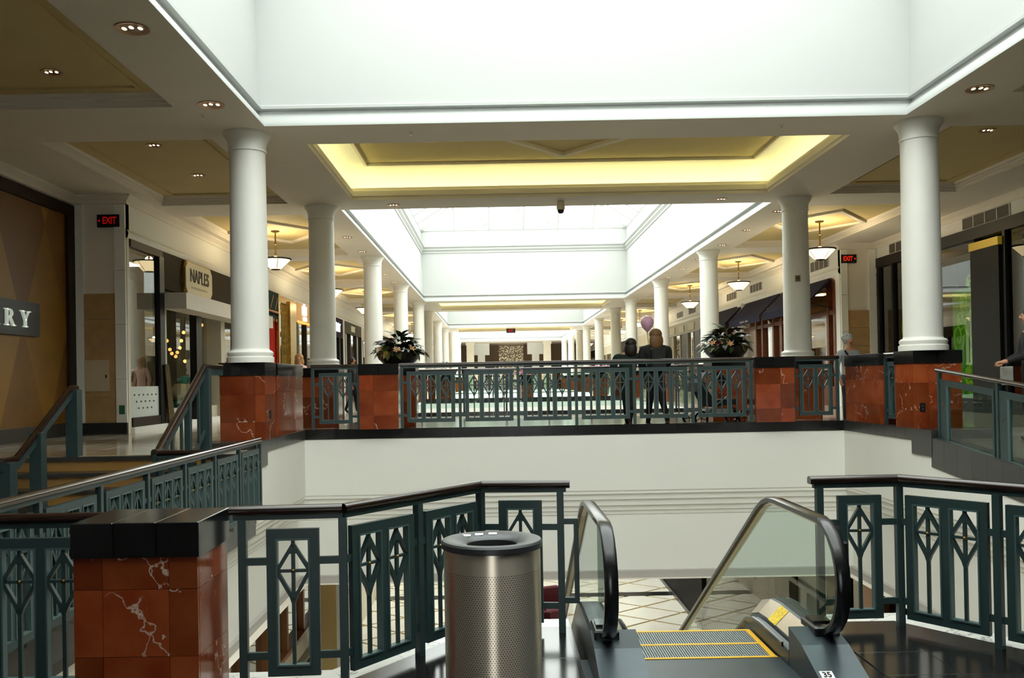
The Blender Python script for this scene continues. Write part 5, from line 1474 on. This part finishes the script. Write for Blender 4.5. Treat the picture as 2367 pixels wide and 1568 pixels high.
# ------------------------------------------------------------------ people
SKIN = mat('skin', (0.50, 0.25, 0.15), 0.55)
def person(loc, rz, H, label, top, bottom, hair, shoes=(0.02, 0.02, 0.02), style='short', stride=0.0, arms='down', bulk=1.0, tilt=0.0, skin=None, lean=0.0, sleeves=True, extras=None):
    """one continuous skinned body (front towards -Y), hair, eyes and clothing details as children"""
    t = thing('person', label, 'person', loc, rz)
    V, E, R, T = [], [], [], []
    def v(p, r, tag_, par=None):
        V.append((p[0] * H, p[1] * H, p[2] * H)); R.append((r if isinstance(r, tuple) else (r, r))); T.append(tag_)
        if par is not None: E.append((par, len(V) - 1))
        return len(V) - 1
    bk = bulk
    pel = v((0, 0, 0.52), (0.085 * bk, 0.065 * bk), 'b')
    w1 = v((0, -lean * 0.2, 0.60), (0.078 * bk, 0.058 * bk), 't', pel)
    ch = v((0, -lean * 0.5, 0.70), (0.088 * bk, 0.064 * bk), 't', w1)
    uc = v((0, -lean * 0.8, 0.785), (0.080 * bk, 0.055 * bk), 't', ch)
    nk = v((tilt * 0.02, -lean - 0.002, 0.845), 0.030, 's', uc)
    jw = v((tilt * 0.06, -lean - 0.012, 0.885), (0.036, 0.042), 's', nk)
    hd = v((tilt * 0.10, -lean - 0.006, 0.935), (0.044, 0.054), 's', jw)
    tp = v((tilt * 0.13, -lean - 0.002, 0.972), (0.032, 0.040), 's', hd)
    v((tilt * 0.09, -lean - 0.072, 0.918), 0.010, 's', hd)
    for s_ in (-1, 1):
        sh = v((s_ * 0.092 * bk, -lean * 0.8, 0.795), 0.040 * bk, 't', uc)
        if arms == 'down': el, wr = (s_ * 0.128 * bk, -lean * 0.4 + 0.012, 0.635), (s_ * 0.125 * bk, -lean - 0.045, 0.505)
        elif arms == 'hold': el, wr = (s_ * 0.125 * bk, -0.03, 0.645), (s_ * 0.07, -0.15, 0.60)
        else: el, wr = (s_ * 0.135, -0.02, 0.64), (s_ * 0.10, -0.17, 0.58)
        e_ = v(el, 0.031 * bk, 't' if sleeves else 's', sh)
        w_ = v(wr, 0.020, 't' if sleeves else 's', e_)
        d = Vector(wr) - Vector(el); d.normalize()
        pm = Vector(wr) + d * 0.035; pa = v(tuple(pm), (0.020, 0.011), 's', w_)
        side = d.cross(Vector((0, 1, 0))).normalized()
        for q, (off, ln) in enumerate(((-0.016, 0.035), (-0.006, 0.042), (0.005, 0.040), (0.015, 0.031))):
            f1 = v(tuple(pm + side * off + d * 0.022), 0.0062, 's', pa); v(tuple(pm + side * off * 1.1 + d * (0.022 + ln) + Vector((0, -0.008, 0))), 0.0048, 's', f1)
        th = v(tuple(pm + Vector((0, -0.018, 0)) + d * 0.004), 0.0065, 's', pa); v(tuple(pm + Vector((0, -0.030, 0)) + d * 0.022), 0.005, 's', th)
        st_ = s_ * stride
        hp = v((s_ * 0.048, 0, 0.485), 0.058, 'b', pel)
        kn = v((s_ * 0.05, -0.06 * st_ - 0.012, 0.275), 0.040, 'b', hp)
        an = v((s_ * 0.052, -0.16 * st_ + (0.05 if st_ < 0 else 0.0) + 0.01, 0.045 + (0.02 if st_ < 0 else 0)), 0.026, 'b', kn)
        v((s_ * 0.056, -0.16 * st_ - 0.065 + (0.05 if st_ < 0 else 0), 0.018), (0.024, 0.016), 'f', an)
    me = bpy.data.meshes.new('body_cage'); bm_ = bmesh.new(); lay = bm_.verts.layers.skin.verify()
    bv = [bm_.verts.new(p) for p in V]
    for i, w in enumerate(bv):
        w[lay].radius = (R[i][0] * H, R[i][1] * H); w[lay].use_root = (i == 0)
    for a, c in E: bm_.edges.new((bv[a], bv[c]))
    bm_.to_mesh(me); bm_.free()
    tmp = bpy.data.objects.new('body_cage', me); COL.objects.link(tmp)
    sk = tmp.modifiers.new('Skin', 'SKIN'); sk.use_smooth_shade = True; sk.branch_smoothing = 0.6
    sb = tmp.modifiers.new('Subsurf', 'SUBSURF'); sb.levels = 1
    dg = bpy.context.evaluated_depsgraph_get()
    body = bpy.data.meshes.new_from_object(tmp.evaluated_get(dg)); bpy.data.objects.remove(tmp)
    body.materials.clear()
    tm = mat('cloth_%s' % '_'.join(str(int(c * 999)) for c in top), top, 0.85, var=0.12, scale=25); bt = mat('cloth_%s' % '_'.join(str(int(c * 999)) for c in bottom), bottom, 0.85)
    fm = mat('shoe_%s' % '_'.join(str(int(c * 999)) for c in shoes), shoes, 0.5); smm = skin or SKIN
    for m in (tm, bt, smm, fm): body.materials.append(m)
    idx = {'t': 0, 'b': 1, 's': 2, 'f': 3}
    segs = [(Vector(V[a]), Vector(V[c]), T[c] if T[c] != 'b' or True else T[a]) for a, c in E]
    for p in body.polygons:
        c = p.center; best, bd = 't', 1e9
        for a, q, g_ in segs:
            d = q - a; f = max(0, min(1, (c - a).dot(d) / d.length_squared)); dist = (c - (a + d * f)).length
            if dist < bd: bd, best = dist, g_
        p.material_index = idx[best]; p.use_smooth = True
    link('body', body, t)
    hm = mat('hair_%s' % '_'.join(str(int(c * 999)) for c in hair), hair, 0.55, var=0.35, scale=60)
    hx, hy, hz = tilt * 0.11 * H, (-lean + 0.014) * H, 0.943 * H
    b = MB().sphere((hx, hy, hz), ((0.066 if style == 'long' else 0.058) * H, 0.062 * H, 0.060 * H), 18, 12)
    if style in ('long', 'tail'):
        b.sphere((hx, hy + 0.020 * H, 0.872 * H), (0.074 * H if style == 'long' else 0.030 * H, 0.042 * H, 0.098 * H), 16, 10)
    if style == 'curly':
        rnd = random.Random(2)
        for k in range(26):
            a, e_ = rnd.uniform(0, 2 * PI), rnd.uniform(-0.1, 1.4)
            if math.sin(a) < -0.3 and e_ < 0.6: continue
            b.sphere((hx + 0.055 * H * math.cos(a) * math.cos(e_), hy + 0.058 * H * math.sin(a) * math.cos(e_), hz + 0.055 * H * math.sin(e_)), 0.016 * H, 8, 6)
    b.build('hair', hm, t, smooth=70)
    em = mat('eye_dark', (0.02, 0.015, 0.01), 0.2)
    for s_ in (-1, 1): MB().sphere((tilt * 0.10 * H + s_ * 0.017 * H, (-lean - 0.056) * H, 0.933 * H), 0.0045 * H, 8, 6).build('eye', em, t)
    MB().sphere((tilt * 0.08 * H, (-lean - 0.052) * H, 0.898 * H), (0.013 * H, 0.006 * H, 0.003 * H), 8, 6).build('mouth', mat('lip', (0.35, 0.10, 0.08), 0.5), t)
    if extras: extras(t, H)
    return t
def strap(t, H):
    b = MB(); pts = []
    for k in range(9):
        f = k / 8; x = -0.085 + 0.17 * f; z = 0.815 - 0.27 * f
        pts.append((x * H, -(0.055 + 0.018 * math.sin(PI * f)) * H, z * H))
    b.tube(pts, 0.010 * H, 6); b.build('bag_strap', BLACKMETAL, t)
def bag_left(t, H):
    MB().tube([(0.10 * H, 0, 0.80 * H), (0.115 * H, -0.04 * H, 0.74 * H), (0.13 * H, -0.03 * H, 0.62 * H)], 0.010 * H, 6).build('bag_strap', BLACKMETAL, t)
def backpack(t, H):
    b = MB().cbox(-0.075 * H, 0.075 * H, 0.055 * H, 0.125 * H, 0.57 * H, 0.80 * H, 0.012 * H); b.build('backpack', mat('pack_black', (0.012, 0.012, 0.011), 0.7), t, smooth=30)
    MB().box(-0.012 * H, -0.004 * H, 0.125 * H, 0.129 * H, 0.70 * H, 0.71 * H).build('buckle', STEEL, t)
def tote(t, H):
    MB().cbox(-0.18 * H, -0.06 * H, -0.17 * H, -0.10 * H, 0.42 * H, 0.56 * H, 0.01).build('pale_bag', mat('pale_bag', (0.35, 0.34, 0.30), 0.7), t)
BLK, DGR = (0.010, 0.010, 0.009), (0.008, 0.020, 0.016)
person((2.38, 16.55, FZ), PI - 0.35, 1.62, 'person with dark hair in a dark green coat beside the person with a backpack', DGR, BLK, (0.016, 0.009, 0.006), (0.20, 0.11, 0.04), 'long', 0.9, 'down', 1.42, tilt=-0.35)
person((2.84, 16.30, FZ), PI + 0.15, 1.77, 'person with brown hair in a black coat and backpack behind the middle railing', BLK, BLK, (0.16, 0.075, 0.022), (0.20, 0.11, 0.04), 'long', 0.8, 'push', 1.48, extras=backpack)
person((6.38, 16.5, FZ), 0.25, 1.62, 'person with curly grey hair in a pale grey top with a dark shoulder strap', (0.33, 0.35, 0.36), (0.05, 0.05, 0.06), (0.42, 0.42, 0.40), style='curly', bulk=1.2, extras=strap)
person((-5.02, 23.0, FZ), 0.1, 1.66, 'person with long blond hair in a pink top walking past the gold-framed window', (0.80, 0.50, 0.45), (0.05, 0.06, 0.10), (0.36, 0.19, 0.06), style='long', stride=0.5, extras=bag_left)
person((-4.85, 27.2, FZ), 0.3, 1.62, 'person with short dark hair in white shirt and dark jacket beside the second column', (0.70, 0.68, 0.62), (0.03, 0.03, 0.03), (0.012, 0.010, 0.008), stride=0.3)
person((-4.25, 26.6, FZ), 1.2, 1.66, 'person with a dark ponytail in black, in profile near the purple shop', (0.02, 0.018, 0.016), (0.02, 0.02, 0.03), (0.02, 0.011, 0.007), style='tail', stride=0.4)
person((7.35, 27.5, FZ), -0.9, 1.62, 'person in grey-blue seen far off beside the beige shop doors', (0.10, 0.11, 0.14), (0.02, 0.02, 0.03), (0.04, 0.02, 0.01), stride=0.4)
person((0.52, 44.2, FZ), PI, 1.78, 'person with short black hair far down the mall, seen over the handrail', (0.05, 0.05, 0.06), (0.03, 0.03, 0.04), (0.010, 0.009, 0.008), stride=0.4)
person((-0.12, 45.0, FZ), 0.2, 1.66, 'person in dark clothes far down the mall, left of the sparkling curtain', (0.03, 0.03, 0.03), (0.03, 0.03, 0.04), (0.014, 0.010, 0.008), stride=0.4)
person((7.10, 12.1, FZ - 0.05), -1.9, 1.80, 'person in a black coat with a pale bag at the top of the ramp', (0.012, 0.012, 0.012), BLK, (0.014, 0.010, 0.008), bulk=1.25, arms='hold', extras=tote)

# balloon
t = thing('balloon', 'pink balloon on a green ribbon above the couple', 'balloon', (2.80, 16.9, 0.9))
MB().lathe([(0.004, 0.735), (0.018, 0.745), (0.05, 0.78), (0.092, 0.83), (0.118, 0.89), (0.122, 0.94), (0.108, 0.99), (0.07, 1.03), (0.02, 1.048)], 24).build('balloon_skin', mat('balloon_pink', (0.80, 0.48, 0.68), 0.3), t, smooth=70)
MB().lathe([(0.022, 0.715), (0.006, 0.735)], 10).build('knot', mat('ribbon_green', (0.08, 0.35, 0.03), 0.5), t)
MB().tube([(0, 0, 0.72), (0.02, 0, 0.55), (-0.01, 0.0, 0.3), (0.0, -0.02, 0.0)], 0.006, 5).build('ribbon', mat('ribbon_green', (0.08, 0.35, 0.03)), t)

# stroller
t = thing('stroller', 'black stroller behind the ramp-side end of the middle railing', 'stroller', (4.02, 16.75, FZ), PI / 2 + 0.2)
BLKF = mat('stroller_cloth', (0.010, 0.010, 0.011), 0.8)
MB().prism([(-0.30, 0.38), (0.22, 0.34), (0.42, 0.78), (0.36, 0.82), (0.14, 0.46), (-0.30, 0.48)], 'x', -0.22, 0.22).build('seat', BLKF, t)
b = MB()
for k in range(6):
    a0, a1 = PI * 0.15 * k, PI * 0.15 * (k + 1)
    for s in (0,):
        P = lambda a, r: (0.12 + r * math.cos(a), 0.62 + r * math.sin(a))
        b.prism([P(a0, 0.36), P(a1, 0.36), P(a1, 0.34), P(a0, 0.34)], 'x', -0.23, 0.23)
b.build('canopy', BLKF, t)
for s_ in (-1, 1):
    MB().tube([(s_ * 0.24, -0.42, 0.14), (s_ * 0.24, 0.10, 0.60), (s_ * 0.24, 0.62, 1.0)], 0.013, 6).build('frame_tube', STEELDARK, t)
    MB().tube([(s_ * 0.24, 0.42, 0.14), (s_ * 0.24, -0.10, 0.52)], 0.013, 6).build('frame_tube', STEELDARK, t)
    for yw in (-0.42, 0.42):
        w = MB()
        w.lathe([(0.13, -0.02), (0.14, -0.01), (0.14, 0.01), (0.13, 0.02), (0.10, 0.012), (0.10, -0.012), (0.13, -0.02)], 20, cap=False)
        for k in range(5): w.tube([(0, 0, 0), (0.11 * math.cos(k * 1.257), 0.11 * math.sin(k * 1.257), 0)], 0.008, 4)
        w.build('wheel', RUBBER, t, smooth=40, loc=(s_ * 0.27, yw, 0.14), rot=(0, PI / 2, 0))
MB().tube([(-0.24, 0.62, 1.0), (0.24, 0.62, 1.0)], 0.018, 8).build('handle', RUBBER, t)
MB().cbox(-0.2, 0.2, -0.25, 0.3, 0.18, 0.30, 0.02).build('basket', mat('pale_bag', (0.35, 0.34, 0.30)), t)

# ------------------------------------------------------------------ lower level
def lower():
    BW = mat('brown_window_frame', (0.22, 0.085, 0.025), 0.4)
    t = thing('storefront', 'lower shop wall with brown-framed windows below the landing railing', 'shop front', (-3.95, 12.0, LOW))
    part('wall_panel', MB().box(-4.1, -3.95, 4, 40, LOW, -4.75), CREAM, t)
    part('wall_band', MB().box(-4.1, -3.95, 4, 40, -4.55, -4.15), CREAM, t)
    part('sill', MB().box(-4.1, -3.88, 4, 40, -4.16, -4.08), BW, t)
    part('head', MB().box(-4.1, -3.93, 4, 40, -3.12, -2.66), CREAM, t)
    part('shop_room', MB().box(-4.6, -4.55, 4, 40, LOW, -2.66), INTERIOR, t)
    y = 4.0; k = 0
    while y < 24:
        part('window_post', MB().box(-4.1, -3.92, y, y + 0.12, -4.1, -3.1), BW, t)
        part('glass_pane', MB().box(-4.03, -4.02, y + 0.12, y + 1.4, -4.08, -3.12), GLASS, t)
        if k % 2: part('blind', MB().box(-4.2, -4.19, y + 0.12, y + 1.4, -4.05, -3.12), mat('blind_tan', (0.36, 0.26, 0.10), 0.7), t)
        part('lower_window', MB().box(-4.09, -3.94, y + 0.3, y + 1.2, -5.7, -4.8), OLIVE, t)
        y += 1.4; k += 1
    part('tan_column', MB().box(-3.58, -3.27, 18.0, 18.5, LOW, -2.66), mat('tan_column', (0.55, 0.40, 0.16), 0.5), t)
    part('white_edge', MB().box(-3.27, -3.19, 18.0, 18.5, LOW, -2.66), WHITE, t)
    t = thing('kiosk', 'black glossy lower-level kiosk with red panel', 'kiosk', (5.9, 28.0, LOW))
    part('body', MB().prism([(5.37, 24.4), (6.2, 27.5), (6.6, 33.0), (5.37, 33.0)], 'z', LOW, -2.7), mat('kiosk_black', (0.006, 0.005, 0.005), 0.5, spec=0.04), t)
    part('red_panel', MB().box(5.34, 5.37, 30.9, 31.8, -5.0, -3.4), mat('kiosk_red', (0.30, 0.02, 0.015), 0.4), t)
    part('plinth', MB().prism([(5.33, 24.3), (6.25, 27.4), (6.65, 33.0), (5.33, 33.0)], 'z', LOW, LOW + 0.12), BLACKSIDE, t)
    # ramp-side lower shops
    t = thing('storefront', 'lower shop row with dark windows and pale piers below the ramp', 'shop front', (8.4, 25.0, LOW))
    for a, c in ((33.0, 40.0), (28.3, 29.7), (23.4, 25.6), (21.2, 21.6)): part('pale_pier', MB().box(8.35, 8.7, a, c, LOW, -2.66), WHITE, t)
    for a, c, m in ((29.7, 33.0, mat('dark_window', (0.02, 0.022, 0.02), 0.15)), (25.6, 28.3, mat('brown_window', (0.06, 0.03, 0.02), 0.25))): part('dark_window', MB().box(8.5, 8.6, a, c, LOW, -2.66), m, t)
    for a in (30.2, 31.1, 32.0): part('window_bar', MB().box(8.45, 8.5, a, a + 0.1, LOW, -2.66), mat('pale_bar', (0.35, 0.38, 0.36), 0.5), t)
    part('shop_back', MB().box(9.6, 9.7, 10, 21.2, LOW, -2.66), mat('amber_back', (0.25, 0.08, 0.02), 0.7), t)
    for k in range(7): part('amber_shelf', MB().box(9.55, 9.6, 11.5 + 1.4 * k, 12.5 + 1.4 * k, -4.9, -4.4 + 0.3 * (k % 2)), emission('amber_shelf2', (1.0, 0.42, 0.10), 1.2), t)
    for k in range(5): part('dark_post', MB().box(8.4, 8.5, 12.0 + 2.0 * k, 12.5 + 2.0 * k, LOW, -2.66), DARKBROWN, t)
    for k, (x, y) in enumerate(((1.42, 25.4), (0.9, 23.9))):
        t = thing('armchair', 'maroon lounge chair on the lower floor, %s' % ('upper one beside the white table' if k == 0 else 'lower one beside the escalator'), 'chair', (x, y, LOW), 0.4 + k)
        MA = mat('maroon_cloth', (0.10, 0.012, 0.022), 0.8)
        MB().cbox(-0.36, 0.36, -0.36, 0.36, 0.14, 0.44, 0.04).build('seat', MA, t)
        MB().cbox(-0.36, 0.36, 0.26, 0.42, 0.40, 0.95, 0.04).build('backrest', MA, t)
        for s_ in (-1, 1):
            MB().cbox(s_ * 0.41 - 0.06, s_ * 0.41 + 0.06, -0.36, 0.38, 0.14, 0.62, 0.03).build('armrest', MA, t)
            for q in (-0.3, 0.3): MB().lathe([(0.02, 0), (0.025, 0.14)], 8).build('leg', BLACKMETAL, t, loc=(s_ * 0.33, q, 0))
    for k, (x, y) in enumerate(((0.3, 25.6), (1.2, 22.4))):
        t = thing('low_table', 'white square table on the lower floor, %s' % ('between the maroon chairs' if k == 0 else 'closest to the escalator'), 'table', (x, y, LOW))
        MB().cbox(-0.5, 0.5, -0.35, 0.35, 0.42, 0.48, 0.01).build('top', WHITE, t)
        for a in (-0.42, 0.42):
            for c in (-0.28, 0.28): MB().box(a - 0.025, a + 0.025, c - 0.025, c + 0.025, 0, 0.42).build('leg', WHITE, t)
lower()

# ------------------------------------------------------------------ far end
def far_end():
    for k, x in enumerate((-2.55, 4.75)):
        t = thing('square_column', 'tan square column at the far end, %s of the sparkling curtain' % ('stair side' if k == 0 else 'ramp side'), 'column', (x, 86.5, FZ))
        MB().box(-0.35, 0.35, -0.35, 0.35, 0.12, CEIL - FZ - 0.25).build('shaft', CREAM, t)
        MB().box(-0.42, 0.42, -0.42, 0.42, CEIL - FZ - 0.25, CEIL - FZ).build('capital', CREAM, t); MB().box(-0.42, 0.42, -0.42, 0.42, 0, 0.12).build('base', CREAM, t)
        t = thing('white_pier', 'white pier just behind the tan far column, %s' % ('stair side' if k == 0 else 'ramp side'), 'column', (x + (1.0 if k == 0 else -1.0), 89.0, FZ))
        MB().box(-0.35, 0.35, -0.35, 0.35, 0.0, 3.4).build('shaft', WHITE, t); MB().box(-0.8, 0.8, -0.4, 0.4, 3.4, CEIL - FZ - 0.001).build('beam', WHITE, t)
    t = thing('storefront', 'dark far-end shop front with orange-lit strip windows', 'shop front', (1.3, 93.0, FZ))
    MB().box(-7.6, 7.6, 0, 0.3, 2.6, CEIL - FZ).build('fascia_panel', mat('far_fascia', (0.20, 0.14, 0.08), 0.6), t)
    MB().box(-7.6, 7.6, 0, 0.2, 1.7, 2.6).build('dark_band', INTDARK, t)
    MB().box(-7.6, 7.6, 0.6, 0.7, 0, 1.7).build('back_panel', mat('amber_back', (0.25, 0.08, 0.02)), t)
    for k in range(6): MB().box(-6.8 + 2.4 * k, -5.2 + 2.4 * k, 0.5, 0.6, 0.9, 1.5).build('lit_window', emission('peach_window', (1.0, 0.5, 0.28), 1.6), t)
    # curtain of sparkling drops
    b = MB(); rnd = random.Random(9)
    for k in range(900):
        x, z = rnd.uniform(-1.2, 1.2), rnd.uniform(0.2, 4.2)
        s = rnd.uniform(0.02, 0.045)
        b.sphere((x, rnd.uniform(-0.3, 0.3), z), s, 5, 4)
    for k in range(24): b.tube([(-1.15 + 0.1 * k, 0, 4.5), (-1.15 + 0.1 * k, 0, 0.3)], 0.006, 3)
    o = b.build('sparkling_curtain', emission('sparkle', (1.0, 0.85, 0.5), 0.75)); o.location = (1.35, 88.0, FZ)
    tag(o, 'hanging curtain of small sparkling lights at the far end', 'light curtain', kind='stuff')
far_end()

# small glowing details do not need to be sampled as lamps
for n_ in ('downlight_bulb', 'sparkle', 'fairy_bulb', 'lit_white_letters', 'blue_white_letters', 'exit_red', 'exit_red_dim', 'amber_shelf', 'amber_shelf2', 'small_lamp', 'peach_window',
           'lamp_alabaster', 'green_backlit', 'scroll_lime', 'sign_letter', 'gold_band', 'orange_fascia', 'orange_strip'):
    if n_ in MATS: MATS[n_].cycles.emission_sampling = 'NONE'
